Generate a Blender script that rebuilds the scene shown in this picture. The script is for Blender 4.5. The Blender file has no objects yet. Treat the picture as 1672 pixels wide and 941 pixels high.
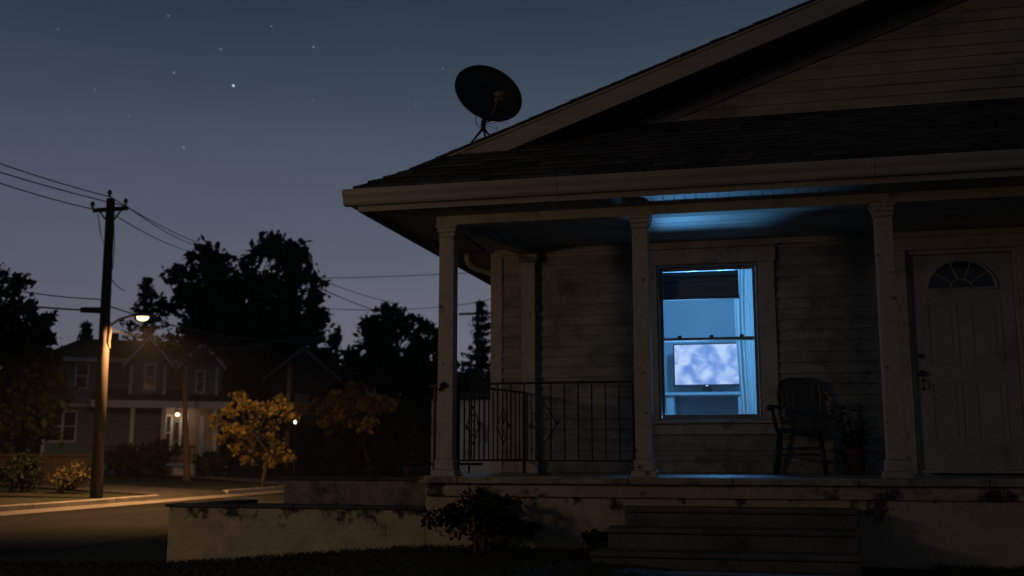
import bpy, math, random
import numpy as np
from mathutils import Vector, Matrix
random.seed(7); rng = np.random.default_rng(11)
scn = bpy.context.scene; col = scn.collection
R = math.radians

# ------------------------------------------------------------------ camera model (site survey helper)
F = 1700.; TH = R(13); PH = math.atan(269.5/F); EYE = 1.2
_f0 = Vector((-math.sin(TH), math.cos(TH), 0)); _R = Vector((math.cos(TH), math.sin(TH), 0)); _U = Vector((0, 0, 1))
_f = _f0*math.cos(PH)+_U*math.sin(PH); _u = -_f0*math.sin(PH)+_U*math.cos(PH)
CAM = Vector((0, 0, EYE))
def ray(x, y): return _f+_R*((x-836)/F)-_u*((y-470.5)/F)
def PY(x, y, Y): d = ray(x, y); return CAM+d*(Y/d.y)
def PZ(x, y, z): d = ray(x, y); return CAM+d*((z-EYE)/d.z)
def PD(x, y, D): return CAM+ray(x, y)*D
def GR(x, D, z):                                   # ground point under pixel column x at horizontal depth D
    p = CAM+(_f0+_R*((x-836)/(F*math.cos(PH)))*1.0)*D; return Vector((p.x, p.y, z))

# ------------------------------------------------------------------ mesh builder
class MB:
    def __init__(s): s.v = []; s.f = []
    def add(s, vs, fs):
        n = len(s.v); s.v += [tuple(v) for v in vs]; s.f += [tuple(i+n for i in f) for f in fs]; return s
    def box(s, a, b):
        x0, y0, z0 = a; x1, y1, z1 = b
        vs = [(x0,y0,z0),(x1,y0,z0),(x1,y1,z0),(x0,y1,z0),(x0,y0,z1),(x1,y0,z1),(x1,y1,z1),(x0,y1,z1)]
        return s.add(vs, [(0,3,2,1),(4,5,6,7),(0,1,5,4),(1,2,6,5),(2,3,7,6),(3,0,4,7)])
    def cbox(s, c, d): return s.box([c[i]-d[i]/2 for i in range(3)], [c[i]+d[i]/2 for i in range(3)])
    def hexa(s, vs): return s.add(vs, [(0,3,2,1),(4,5,6,7),(0,1,5,4),(1,2,6,5),(2,3,7,6),(3,0,4,7)])
    def quad(s, *vs): return s.add(vs, [tuple(range(len(vs)))])
    def prism(s, poly, d):                         # poly: list of 3d points, extruded by vector d
        n = len(poly); d = Vector(d); vs = [Vector(p) for p in poly]+[Vector(p)+d for p in poly]
        fs = [tuple(range(n))[::-1], tuple(range(n, 2*n))]+[(i, (i+1) % n, n+(i+1) % n, n+i) for i in range(n)]
        return s.add(vs, fs)
    def tube(s, pts, r, seg=8, cap=True):
        pts = [Vector(p) for p in pts]; n = len(pts)
        rs = r if isinstance(r, (list, tuple)) else [r]*n
        vs = []; prev = None
        for i, p in enumerate(pts):
            t = (pts[min(i+1, n-1)]-pts[max(i-1, 0)]).normalized()
            a = prev if prev is not None else (Vector((0,0,1)) if abs(t.z) < .9 else Vector((1,0,0)))
            e1 = t.cross(a)
            if e1.length < 1e-6: e1 = t.cross(Vector((0,1,0)))
            e1.normalize(); e2 = t.cross(e1).normalized(); prev = e2*-1 if False else a
            for k in range(seg):
                an = 2*math.pi*k/seg; vs.append(p+(e1*math.cos(an)+e2*math.sin(an))*rs[i])
        fs = []
        for i in range(n-1):
            for k in range(seg):
                a = i*seg+k; b = i*seg+(k+1) % seg; fs.append((a, b, b+seg, a+seg))
        if cap: fs += [tuple(range(seg))[::-1], tuple(range((n-1)*seg, n*seg))]
        return s.add(vs, fs)
    def lathe(s, c, prof, seg=20):                 # prof: (r,z) list
        vs = []; fs = []
        for r, z in prof:
            for k in range(seg):
                a = 2*math.pi*k/seg; vs.append((c[0]+r*math.cos(a), c[1]+r*math.sin(a), c[2]+z))
        for i in range(len(prof)-1):
            for k in range(seg):
                a = i*seg+k; b = i*seg+(k+1) % seg; fs.append((a, b, b+seg, a+seg))
        fs += [tuple(range(seg))[::-1], tuple(range((len(prof)-1)*seg, len(prof)*seg))]
        return s.add(vs, fs)
    def build(s, name, m, parent=None, local=False, bevel=0, smooth=False):
        me = bpy.data.meshes.new(name); me.from_pydata(s.v, [], s.f); me.update()
        if smooth: me.polygons.foreach_set('use_smooth', [True]*len(me.polygons))
        me.materials.append(m)
        o = bpy.data.objects.new(name, me); col.objects.link(o)
        if parent is not None:
            o.parent = parent
            if parent.type == 'EMPTY' and not local: o.location = -parent.location
        if bevel:
            b = o.modifiers.new('bevel', 'BEVEL'); b.width = bevel; b.segments = 2; b.limit_method = 'ANGLE'
        return o
def tag(o, label, cat, group=None, kind=None):
    o['label'] = label; o['category'] = cat
    if group: o['group'] = group
    if kind: o['kind'] = kind
    return o
def thing(name, label, cat, loc=(0,0,0), rz=0, group=None):
    o = bpy.data.objects.new(name, None); col.objects.link(o); o.location = loc; o.rotation_euler.z = rz
    o.empty_display_size = .1
    return tag(o, label, cat, group)
def struct(o): o['kind'] = 'structure'; return o
def copy_tree(o, parent=None):
    c = o.copy(); col.objects.link(c)
    if parent: c.parent = parent
    for ch in list(o.children): copy_tree(ch, c)
    return c

# ------------------------------------------------------------------ materials
def new_mat(name):
    m = bpy.data.materials.new(name); m.use_nodes = True; nt = m.node_tree
    return m, nt, nt.nodes['Principled BSDF']
def mat(name, c, rough=.7, var=.25, scale=5., bump=.15, bscale=60., spec=.3, metal=0, stretch=(1,1,1),
        stain_shadow=None, stain_shadow_scale=2., stain_shadow_amt=(.55,.68), stain_z=None, shadow_stretch=False):
    m, nt, b = new_mat(name); N = nt.nodes; L = nt.links
    tc = N.new('ShaderNodeTexCoord'); mp = N.new('ShaderNodeMapping'); mp.inputs['Scale'].default_value = stretch
    L.new(tc.outputs['Object'], mp.inputs['Vector'])
    n1 = N.new('ShaderNodeTexNoise'); n1.inputs['Scale'].default_value = scale; n1.inputs['Detail'].default_value = 7; n1.inputs['Roughness'].default_value = .65
    L.new(mp.outputs[0], n1.inputs['Vector'])
    r = N.new('ShaderNodeMapRange'); r.inputs['From Min'].default_value = .3; r.inputs['From Max'].default_value = .7
    L.new(n1.outputs['Fac'], r.inputs['Value'])
    mx = N.new('ShaderNodeMix'); mx.data_type = 'RGBA'
    mx.inputs['A'].default_value = (*[x*(1-var) for x in c], 1); mx.inputs['B'].default_value = (*[x*(1+var) for x in c], 1)
    L.new(r.outputs[0], mx.inputs['Factor']); out = mx.outputs['Result']
    if stain_shadow:
        n2 = N.new('ShaderNodeTexNoise'); n2.inputs['Scale'].default_value = stain_shadow_scale; n2.inputs['Detail'].default_value = 9; n2.inputs['Roughness'].default_value = .7
        L.new((mp.outputs[0] if shadow_stretch else tc.outputs['Object']), n2.inputs['Vector'])
        src = n2.outputs['Fac']
        if stain_z:                                 # dirt running down from an edge at height z over depth d
            sx = N.new('ShaderNodeSeparateXYZ'); L.new(tc.outputs['Object'], sx.inputs[0])
            zr = N.new('ShaderNodeMapRange'); zr.inputs['From Min'].default_value = stain_z[0]-stain_z[1]; zr.inputs['From Max'].default_value = stain_z[0]
            zr.inputs['To Min'].default_value = 0; zr.inputs['To Max'].default_value = stain_z[2]
            L.new(sx.outputs['Z'], zr.inputs['Value'])
            ad = N.new('ShaderNodeMath'); ad.operation = 'ADD'; L.new(src, ad.inputs[0]); L.new(zr.outputs[0], ad.inputs[1]); src = ad.outputs[0]
        r2 = N.new('ShaderNodeMapRange'); r2.inputs['From Min'].default_value = stain_shadow_amt[0]; r2.inputs['From Max'].default_value = stain_shadow_amt[1]
        L.new(src, r2.inputs['Value'])
        m2 = N.new('ShaderNodeMix'); m2.data_type = 'RGBA'; L.new(r2.outputs[0], m2.inputs['Factor']); L.new(out, m2.inputs['A'])
        m2.inputs['B'].default_value = (*stain_shadow, 1); out = m2.outputs['Result']
    L.new(out, b.inputs['Base Color'])
    b.inputs['Roughness'].default_value = rough; b.inputs['Metallic'].default_value = metal; b.inputs['Specular IOR Level'].default_value = spec
    if bump:
        n3 = N.new('ShaderNodeTexNoise'); n3.inputs['Scale'].default_value = bscale; n3.inputs['Detail'].default_value = 6
        L.new(mp.outputs[0], n3.inputs['Vector'])
        bp = N.new('ShaderNodeBump'); bp.inputs['Strength'].default_value = bump; bp.inputs['Distance'].default_value = .02
        L.new(n3.outputs['Fac'], bp.inputs['Height']); L.new(bp.outputs[0], b.inputs['Normal'])
    return m
def emit(name, c, s, sample=True):
    m, nt, b = new_mat(name)
    b.inputs['Base Color'].default_value = (0.02,.02,.02,1)
    b.inputs['Emission Color'].default_value = (*c, 1); b.inputs['Emission Strength'].default_value = s
    if not sample: m.cycles.emission_sampling = 'NONE'
    return m
def glass(name, refl=.09, tint=(.95,.97,1)):
    m, nt, b = new_mat(name); N = nt.nodes; L = nt.links; N.remove(b)
    t = N.new('ShaderNodeBsdfTransparent'); t.inputs[0].default_value = (*tint, 1)
    g = N.new('ShaderNodeBsdfGlossy'); g.inputs['Roughness'].default_value = .02
    x = N.new('ShaderNodeMixShader'); x.inputs[0].default_value = refl
    L.new(t.outputs[0], x.inputs[1]); L.new(g.outputs[0], x.inputs[2]); L.new(x.outputs[0], N['Material Output'].inputs['Surface'])
    return m
def leafmat(name, c, c2, trans=.3):
    m, nt, b = new_mat(name); N = nt.nodes; L = nt.links
    g = N.new('ShaderNodeNewGeometry'); mx = N.new('ShaderNodeMix'); mx.data_type = 'RGBA'
    mx.inputs['A'].default_value = (*c, 1); mx.inputs['B'].default_value = (*c2, 1)
    L.new(g.outputs['Random Per Island'], mx.inputs['Factor']); L.new(mx.outputs['Result'], b.inputs['Base Color'])
    b.inputs['Roughness'].default_value = .6; b.inputs['Specular IOR Level'].default_value = .25
    tr = N.new('ShaderNodeBsdfTranslucent'); L.new(mx.outputs['Result'], tr.inputs[0])
    x = N.new('ShaderNodeMixShader'); x.inputs[0].default_value = trans
    L.new(b.outputs[0], x.inputs[1]); L.new(tr.outputs[0], x.inputs[2]); L.new(x.outputs[0], N['Material Output'].inputs['Surface'])
    return m

M = {}
M['paint'] = mat('weathered_trim_paint', (.36,.32,.26), .6, .22, 3, .12, 50, stain_shadow=(.13,.11,.09), stain_shadow_scale=3.5, stain_shadow_amt=(.56,.72))
M['gutter'] = mat('gutter_paint', (.30,.265,.22), .5, .2, 2, .05, 30, stretch=(.4,1,3))
M['column'] = mat('column_paint', (.36,.32,.265), .65, .22, 8, .3, 70, stain_shadow=(.10,.085,.065), stain_shadow_scale=8, stain_shadow_amt=(.58,.64))
M['siding'] = mat('clapboard_siding', (.26,.24,.20), .65, .3, 3, .18, 60, stretch=(.6,1,2.5), stain_shadow=(.10,.09,.07), stain_shadow_scale=2.2, stain_shadow_amt=(.5,.68))
M['gable'] = mat('gable_siding', (.31,.26,.19), .7, .3, 2.5, .18, 60, stretch=(.5,1,2.5), stain_shadow=(.10,.085,.065), stain_shadow_scale=1.2, stain_shadow_amt=(.5,.75))
M['shingle'] = mat('asphalt_shingle', (.062,.058,.055), .95, .4, 7, .5, 160, spec=.1)
def vary_islands(m, lo, hi):                          # every shingle its own shade
    nt = m.node_tree; b = nt.nodes['Principled BSDF']; src = b.inputs['Base Color'].links[0].from_socket
    g = nt.nodes.new('ShaderNodeNewGeometry'); r = nt.nodes.new('ShaderNodeMapRange'); r.inputs['To Min'].default_value = lo; r.inputs['To Max'].default_value = hi
    nt.links.new(g.outputs['Random Per Island'], r.inputs['Value']); x = nt.nodes.new('ShaderNodeMix'); x.data_type = 'RGBA'; x.blend_type = 'MULTIPLY'; x.inputs['Factor'].default_value = 1
    nt.links.new(src, x.inputs['A']); c = nt.nodes.new('ShaderNodeCombineColor')
    for i in range(3): nt.links.new(r.outputs[0], c.inputs[i])
    nt.links.new(c.outputs[0], x.inputs['B']); nt.links.new(x.outputs['Result'], b.inputs['Base Color'])
vary_islands(M['shingle'], .45, 1.35)
M['soffit'] = mat('soffit_boards', (.26,.25,.23), .55, .2, 3, .1, 60)
M['ceiling'] = mat('porch_ceiling_boards', (.34,.35,.34), .45, .2, 3, .1, 60)
M['floor'] = mat('porch_floor_paint', (.24,.25,.26), .30, .35, 4, .25, 40, stain_shadow=(.09,.09,.085), stain_shadow_scale=2.5, stain_shadow_amt=(.5,.7))
M['stucco'] = mat('tan_stucco', (.36,.295,.205), .85, .22, 5, .55, 55, stain_shadow=(.03,.028,.024), stain_shadow_scale=3.2, stain_shadow_amt=(.62,.7), stain_z=(.70,.22,.17))
M['base'] = mat('porch_base_stucco', (.37,.30,.21), .85, .22, 5, .5, 55, stain_shadow=(.04,.037,.03), stain_shadow_scale=2.6, stain_shadow_amt=(.64,.70), stain_z=(.88,.55,.14))
M['band'] = mat('porch_band_stucco', (.33,.275,.205), .85, .25, 4, .45, 55, stain_shadow=(.035,.033,.028), stain_shadow_scale=1.9, stain_shadow_amt=(.53,.60))
M['coping'] = mat('mossy_coping', (.055,.053,.045), .9, .45, 4, .6, 40)
M['steps'] = mat('worn_concrete_steps', (.11,.10,.085), .9, .35, 4, .5, 50, stain_shadow=(.03,.03,.028), stain_shadow_scale=2, stain_shadow_amt=(.5,.68))
M['iron'] = mat('black_iron', (.012,.012,.012), .55, .3, 20, .1, 120, spec=.25)
M['rust'] = mat('rusty_iron', (.11,.055,.03), .8, .35, 18, .2, 90)
M['dish'] = mat('dark_dish_paint', (.02,.021,.022), .55, .2, 6, .03, 60)
M['dishmetal'] = mat('dish_steel', (.05,.047,.043), .5, .2, 10, 0, metal=.3)
M['lnb'] = mat('lnb_plastic', (.16,.13,.10), .5, .2, 10, 0)
M['door'] = mat('door_paint', (.29,.28,.26), .5, .15, 3, .06, 40, stain_shadow=(.13,.125,.115), stain_shadow_scale=2, stain_shadow_amt=(.55,.75))
M['darkwood'] = mat('dark_chair_wood', (.02,.017,.015), .35, .3, 12, .1, 60, spec=.5)
M['terracotta'] = mat('terracotta', (.06,.03,.02), .8, .3, 10, .2, 60)
M['soil'] = mat('dark_soil', (.02,.018,.015), .95, .4, 10, .6, 40)
M['brass'] = mat('dark_knob', (.04,.035,.03), .3, .1, 10, 0, metal=.9)
M['black'] = mat('black_plastic', (.012,.012,.013), .4, .1, 10, 0)
M['wood_pole'] = mat('utility_pole_wood', (.048,.037,.029), .85, .3, 6, .4, 40, stretch=(4,4,.4))
M['wire'] = mat('wire_black', (.02,.02,.02), .6, .1, 5, 0)
M['insul'] = mat('insulator', (.06,.05,.05), .3, .1, 5, 0)
M['steel'] = mat('lamp_steel', (.22,.2,.18), .45, .15, 6, .03, metal=.6)
M['asphalt'] = mat('asphalt_road', (.024,.0225,.021), .95, .5, .5, .6, 30, stretch=(1.0,.22,1), stain_shadow=(.009,.009,.0088), stain_shadow_scale=.9, stain_shadow_amt=(.44,.56), spec=.1, shadow_stretch=True)  # stretched dark tone paints tree-shadow streaks into the road colour
M['pan'] = mat('gutter_pan_concrete', (.20,.185,.16), .8, .3, 1.2, .4, 30, stretch=(1.6,.3,1), stain_shadow=(.08,.075,.07), stain_shadow_scale=.7, stain_shadow_amt=(.52,.64))
M['kerb'] = mat('kerb_concrete', (.30,.28,.25), .85, .3, 3, .4, 30)
M['path'] = mat('path_concrete', (.17,.155,.135), .85, .3, 2, .4, 30)
M['drive'] = mat('old_asphalt_driveway', (.05,.047,.043), .9, .35, 1.5, .4, 30)
M['grass'] = mat('lawn_soil_grass', (.022,.024,.011), .95, .6, 3, .8, 30)
M['ground'] = mat('ground_grass', (.03,.034,.016), .95, .5, 1.2, .6, 10)
M['bark'] = mat('tree_bark', (.09,.065,.045), .9, .35, 8, .5, 25, stretch=(3,3,.6))
M['bark_dark'] = mat('dark_bark', (.04,.03,.022), .9, .35, 8, .4, 25, stretch=(3,3,.6))
M['leaf_dark'] = leafmat('dark_leaves', (.012,.018,.009), (.028,.036,.018))
M['leaf_pine'] = leafmat('pine_needles', (.014,.024,.016), (.03,.045,.028), .1)
M['leaf_gold'] = leafmat('golden_leaves', (.20,.15,.04), (.62,.47,.15), .45)
M['leaf_mid'] = leafmat('mid_leaves', (.08,.06,.018), (.34,.24,.075), .4)
M['leaf_bush'] = leafmat('bush_leaves', (.010,.014,.008), (.026,.032,.018), .15)
M['leaf_plant'] = leafmat('plant_leaves', (.015,.02,.012), (.03,.038,.022), .15)
M['bg_siding'] = mat('grey_blue_siding', (.115,.16,.19), .75, .15, 3, .35, 9, stretch=(.05,.05,6))
M['bg_trim'] = mat('bg_white_trim', (.42,.47,.52), .7, .12, 4, 0)
M['bg_roof'] = mat('bg_roof_shingle', (.04,.038,.037), .95, .3, 4, .3, 10)
M['bg_porch_wall'] = mat('bg_porch_wall', (.25,.21,.18), .75, .15, 3, .2, 9)
M['bg_glass'] = mat('bg_window_glass', (.012,.014,.017), .12, .1, 3, 0, spec=.5)
M['fence'] = mat('fence_boards', (.035,.028,.022), .85, .35, 5, .3, 20, stretch=(6,6,.5))
M['shed'] = mat('pale_shed_metal', (.66,.74,.86), .55, .18, 1.5, .1, 20, stain_shadow=(.25,.26,.28), stain_shadow_scale=1.6, stain_shadow_amt=(.52,.62))
M['room'] = mat('room_wall_paint', (.62,.64,.66), .85, .05, 2, .03, 30)
M['room_floor'] = mat('room_floor_wood', (.16,.12,.09), .5, .3, 3, .1, 20, stretch=(.3,4,1))
M['shade'] = leafmat('shade_fabric', (.07,.075,.08), (.11,.115,.12), .3)
M['curtain'] = leafmat('sheer_curtain', (.62,.66,.66), (.62,.66,.66), .45)
M['console'] = mat('painted_console', (.62,.64,.66), .6, .08, 3, .03, 30)
M['console_in'] = mat('console_inside', (.36,.38,.40), .7, .1, 3, 0)
M['sash'] = mat('window_sash_paint', (.22,.2,.18), .5, .2, 6, .08, 60)
M['pane'] = glass('window_pane', .06)
M['fan_glass'] = mat('fanlight_glass', (.006,.007,.009), .08, .1, 3, 0, spec=.5)
M['lens'] = emit('lamp_lens', (1,.60,.25), 5)
M['porch_globe'] = emit('porch_globe', (1,.70,.44), 3.2)
M['far_globe'] = emit('far_lamp_globe', (1,.84,.68), 3.5)
M['led'] = emit('tv_led', (.6,.75,1), 1.2, False)
M['lampglow'] = emit('added_lamp_bulb', (.15,.5,1), 3, False)

_a, _c = PY(1101,564,15.2), PY(1207,627,15.2); TVC = tuple((_a+_c)/2-Vector((.02,0,.05)))
def tv_screen():
    m, nt, b = new_mat('tv_screen'); N = nt.nodes; L = nt.links
    tc = N.new('ShaderNodeTexCoord'); mp = N.new('ShaderNodeMapping'); mp.inputs['Scale'].default_value = (1,1,1.25); mp.inputs['Location'].default_value = (.35,0,.2)
    L.new(tc.outputs['Object'], mp.inputs[0])
    n = N.new('ShaderNodeTexNoise'); n.inputs['Scale'].default_value = 5.0; n.inputs['Detail'].default_value = .9; n.inputs['Roughness'].default_value = .55; n.inputs['Distortion'].default_value = .5
    L.new(mp.outputs[0], n.inputs['Vector'])
    cr = N.new('ShaderNodeValToRGB'); cr.color_ramp.interpolation = 'B_SPLINE'; e = cr.color_ramp.elements
    e[0].position = .34; e[0].color = (.15,.29,.68,1); e[1].position = .66; e[1].color = (.60,.76,1,1)
    k = e.new(.5); k.color = (.33,.48,.90,1)
    # a vague dark arch in the middle of a bright, out-of-focus picture
    def math_(op, a_, v=None, a2=None):
        q = N.new('ShaderNodeMath'); q.operation = op; L.new(a_, q.inputs[0])
        if a2 is not None: L.new(a2, q.inputs[1])
        elif v is not None: q.inputs[1].default_value = v
        return q.outputs[0]
    vm = N.new('ShaderNodeVectorMath'); vm.operation = 'SUBTRACT'; vm.inputs[1].default_value = TVC; L.new(tc.outputs['Object'], vm.inputs[0])
    vs_ = N.new('ShaderNodeVectorMath'); vs_.operation = 'MULTIPLY'; vs_.inputs[1].default_value = (4.4,0,3.6); L.new(vm.outputs[0], vs_.inputs[0])
    n2 = N.new('ShaderNodeTexNoise'); n2.inputs['Scale'].default_value = 7; n2.inputs['Detail'].default_value = 1; L.new(tc.outputs['Object'], n2.inputs['Vector'])
    ln = N.new('ShaderNodeVectorMath'); ln.operation = 'LENGTH'; L.new(vs_.outputs[0], ln.inputs[0])
    d_ = math_('ADD', ln.outputs['Value'], a2=math_('MULTIPLY', n2.outputs['Fac'], .8))
    rg = N.new('ShaderNodeMapRange'); rg.interpolation_type = 'SMOOTHSTEP'; rg.inputs['From Min'].default_value = 0; rg.inputs['From Max'].default_value = .5; rg.inputs['To Min'].default_value = .24; rg.inputs['To Max'].default_value = 0
    L.new(math_('ABSOLUTE', math_('SUBTRACT', d_, 1.25)), rg.inputs['Value'])
    L.new(math_('SUBTRACT', math_('ADD', math_('MULTIPLY', n.outputs['Fac'], .75), .19), a2=rg.outputs[0]), cr.inputs[0])
    b.inputs['Base Color'].default_value = (.01,.01,.01,1); L.new(cr.outputs[0], b.inputs['Emission Color']); b.inputs['Emission Strength'].default_value = 1.0
    return m
M['tv'] = tv_screen()

# ------------------------------------------------------------------ world: night sky after dusk
w = bpy.data.worlds.new('World'); scn.world = w; w.use_nodes = True
nt = w.node_tree; N = nt.nodes; L = nt.links; bg = N['Background']
tc = N.new('ShaderNodeTexCoord'); sx = N.new('ShaderNodeSeparateXYZ'); L.new(tc.outputs['Generated'], sx.inputs[0])
cr = N.new('ShaderNodeValToRGB'); cr.color_ramp.interpolation = 'B_SPLINE'; e = cr.color_ramp.elements
e[0].position = 0.0; e[0].color = (.155,.148,.182,1)
e[1].position = .62; e[1].color = (.0065,.0125,.020,1)
for p, c in ((.10,(.145,.144,.184,1)), (.22,(.090,.108,.153,1)), (.32,(.049,.068,.102,1)), (.44,(.019,.034,.052,1))):
    k = e.new(p); k.color = c
L.new(sx.outputs['Z'], cr.inputs[0])
# twilight is brighter towards +X+Y (over the roof), darker behind the camera
dp = N.new('ShaderNodeVectorMath'); dp.operation = 'DOT_PRODUCT'; dp.inputs[1].default_value = (.35,.94,0); L.new(tc.outputs['Generated'], dp.inputs[0])
mr = N.new('ShaderNodeMapRange'); mr.inputs['From Min'].default_value = -.6; mr.inputs['From Max'].default_value = .95; mr.inputs['To Min'].default_value = .42; mr.inputs['To Max'].default_value = 1.12
L.new(dp.outputs['Value'], mr.inputs['Value'])
nz = N.new('ShaderNodeTexNoise'); nz.inputs['Scale'].default_value = 2.2; nz.inputs['Detail'].default_value = 7; 
mpw = N.new('ShaderNodeMapping'); mpw.inputs['Scale'].default_value = (1,1,4); L.new(tc.outputs['Generated'], mpw.inputs[0]); L.new(mpw.outputs[0], nz.inputs['Vector'])
mr2 = N.new('ShaderNodeMapRange'); mr2.inputs['To Min'].default_value = .74; mr2.inputs['To Max'].default_value = 1.22; L.new(nz.outputs['Fac'], mr2.inputs['Value'])
mu = N.new('ShaderNodeMath'); mu.operation = 'MULTIPLY'; L.new(mr.outputs[0], mu.inputs[0]); L.new(mr2.outputs[0], mu.inputs[1])
L.new(cr.outputs[0], bg.inputs['Color']); L.new(mu.outputs[0], bg.inputs['Strength'])

# ------------------------------------------------------------------ lights
def light(name, kind, loc, power, colr, **kw):
    d = bpy.data.lights.new(name, kind); d.energy = power; d.color = colr
    for k, v in kw.items(): setattr(d, k, v)
    o = bpy.data.objects.new(name, d); col.objects.link(o); o.location = loc; return o
def aim(o, d): o.rotation_euler = Vector(d).to_track_quat('-Z', 'Y').to_euler()
sun = light('sun', 'SUN', (0,0,20), .02, (1,.78,.50), angle=R(3.0)); aim(sun, (1.03, 1.0, -.16))

assumed_spot = light('assumed_spot_light', 'SPOT', (-8.6,3.6,2.85), 200, (1,.70,.41), spot_size=R(104), spot_blend=.5, shadow_soft_size=.40); aim(assumed_spot, (7.2,8.0,.2))  # assumed unseen spot without a fixture, added for warm left-to-right falloff on the house

# ================================================================== SETTING
def lawn_z(x): return float(np.interp(x, [-8.3,-7.2,-5.75,-3,-1.3,.1], [.05,.08,.105,.325,.31,.24]))
g = MB(); g.quad((-400,-60,-.05),(400,-60,-.05),(400,500,-.05),(-400,500,-.05)); struct(g.build('ground', M['ground']))
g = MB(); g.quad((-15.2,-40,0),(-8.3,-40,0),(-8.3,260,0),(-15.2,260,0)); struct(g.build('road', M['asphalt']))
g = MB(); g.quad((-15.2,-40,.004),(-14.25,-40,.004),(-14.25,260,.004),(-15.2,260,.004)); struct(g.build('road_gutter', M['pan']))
g = MB()
for y0, y1 in ((-40, 24.9), (28.6, 33.5), (36.5, 260)):
    y = y0
    while y < y1-.05:
        yy = min(y+3.0, y1); g.box((-15.38,y,-.04),(-15.2+random.uniform(-.012,.012),yy-.012,.12+random.uniform(-.008,.008))); y = yy
struct(g.build('kerb', M['kerb'], bevel=.02))
g = MB(); g.box((-8.3,-40,-.04),(-8.12,260,.058)); struct(g.build('kerb', M['grass'], bevel=.02))
# far verge, gently undulating
g = MB(); xs = np.linspace(-15.38,-90,24); ys = np.linspace(-40,160,80); vs = []; fs = []
for j, y in enumerate(ys):
    for i, x in enumerate(xs): vs.append((x, y, .10+.12*min(1, (-15.38-x)/12)+(.03*math.sin(x*.9+y*.5) if i else 0)))
nx = len(xs)
for j in range(len(ys)-1):
    for i in range(nx-1): fs.append((j*nx+i, j*nx+i+1, (j+1)*nx+i+1, (j+1)*nx+i))
g.add(vs, fs); struct(g.build('far_lawn', M['grass'], smooth=True))
# driveway and front path across the road
g = MB(); g.quad((-15.38,24.9,.116),(-15.38,28.6,.116),(-15.19,28.6,.008),(-15.19,24.9,.008)); g.quad((-15.38,25.0,.115),(-15.38,28.4,.115),(-19,29.2,.21),(-27,33,.27),(-27,30.6,.27),(-19,26.2,.21)); struct(g.build('driveway', M['drive']))
g = MB(); g.quad((-15.38,33.5,.116),(-15.38,36.5,.116),(-15.19,36.5,.008),(-15.19,33.5,.008)); g.quad((-15.38,33.7,.115),(-15.38,36.3,.115),(-20,38.8,.22),(-29,45,.28),(-29,43.4,.28),(-20,36.6,.22)); struct(g.build('front_path', M['path']))
# near lawn
g = MB(); xs = list(np.linspace(-8.12,12,60)); ys = list(np.linspace(-6,60,60)); vs = []; fs = []; nx = len(xs)
for y in ys:
    for x in xs: vs.append((x, y, lawn_z(x)+.012*math.sin(3*x+2*y)))
for j in range(len(ys)-1):
    for i in range(nx-1): fs.append((j*nx+i, j*nx+i+1, (j+1)*nx+i+1, (j+1)*nx+i))
g.add(vs, fs); struct(g.build('lawn', M['grass'], smooth=True))
# grass blades near the walls and in front
n = 15000; bl = MB(); vs = []; fs = []
for i in range(n):
    x = random.uniform(-7.6, 4.2)
    y = 9.60-abs(random.gauss(0,.08)) if random.random() < .12 else random.uniform(7.3, 9.55)
    if x > -1.25 and x < 1.45 and y > 8.1: continue
    z = lawn_z(x); h = random.uniform(.02,.055); a = random.uniform(0, 6.28); wd = random.uniform(.003,.006)
    dx, dy = math.cos(a)*wd, math.sin(a)*wd; lx, ly = random.gauss(0,.022), random.gauss(0,.022); k = len(vs)
    vs += [(x-dx,y-dy,z-.01),(x+dx,y+dy,z-.01),(x+lx*.5+dx*.6,y+ly*.5+dy*.6,z+h*.6),(x+lx*1.3,y+ly*1.3,z+h)]; fs += [(k,k+1,k+2),(k,k+2,k+3)]
bl.add(vs, fs); o = bl.build('grass_blades', leafmat('grass_leaf', (.010,.012,.006), (.026,.027,.014), .2))
tag(o, 'dark unmown grass growing in front of the low stucco walls', 'grass', kind='stuff')

# ================================================================== LOW WALLS BY THE PORCH
YW = 9.615
t = thing('retaining_wall', 'long low tan stucco wall with dark mossy coping in front of the porch corner', 'wall', (-4.4,YW,.1))
b = MB()
for za, zb, cuts in ((-.05,.285,(-5.75,-5.02,-3.98,-3.062)),(.2875,.478,(-5.75,-4.5,-3.45,-3.062)),(.4805,.665,(-5.75,-5.1,-4.02,-3.062))):
    for xa, xb in zip(cuts, cuts[1:]): b.box((xa+.0006,YW+random.uniform(-.0015,.0015),za),(xb-.0006,YW+.2,zb+.0015))
b.box((-5.75,YW+.203,0),(-5.55,11.1,.64)); b.build('wall', M['stucco'], t, bevel=.0015)
b = MB(); x = -5.79
while x < -3.07:                                    # rough, chipped cap
    x2 = min(x+random.uniform(.5,.9), -3.065); b.box((x,YW-.02-random.uniform(0,.012),.667),(x2-.003,YW+.23,.70+random.uniform(-.006,.006))); x = x2
b.box((-5.79,YW+.233,.642),(-5.52,11.1,.68)); b.build('coping', M['coping'], t, bevel=.012)
g = MB(); vs = []; fs = []
for j in range(12):
    for i in range(16):
        vs.append((-5.55+i*(2.5/15), YW+.2+j*(1.55/11), .60+random.uniform(-.03,.035)))
for j in range(11):
    for i in range(15): fs.append((j*16+i, j*16+i+1, (j+1)*16+i+1, (j+1)*16+i))
g.add(vs, fs); struct(g.build('soil', M['soil'], smooth=True))
t = thing('terrace_wall', 'shorter grey stucco wall behind the planting bed, meeting the porch at its top', 'wall', (-4.2,11.25,.1))
b = MB(); b.box((-5.26,11.2,0),(-3.0,11.42,.895)); b.build('wall', mat('grey_stucco', (.20,.175,.14), .9, .3, 4, .5, 50, stain_shadow=(.04,.038,.03), stain_shadow_scale=2.2, stain_shadow_amt=(.5,.65)), t, bevel=.012)
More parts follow.
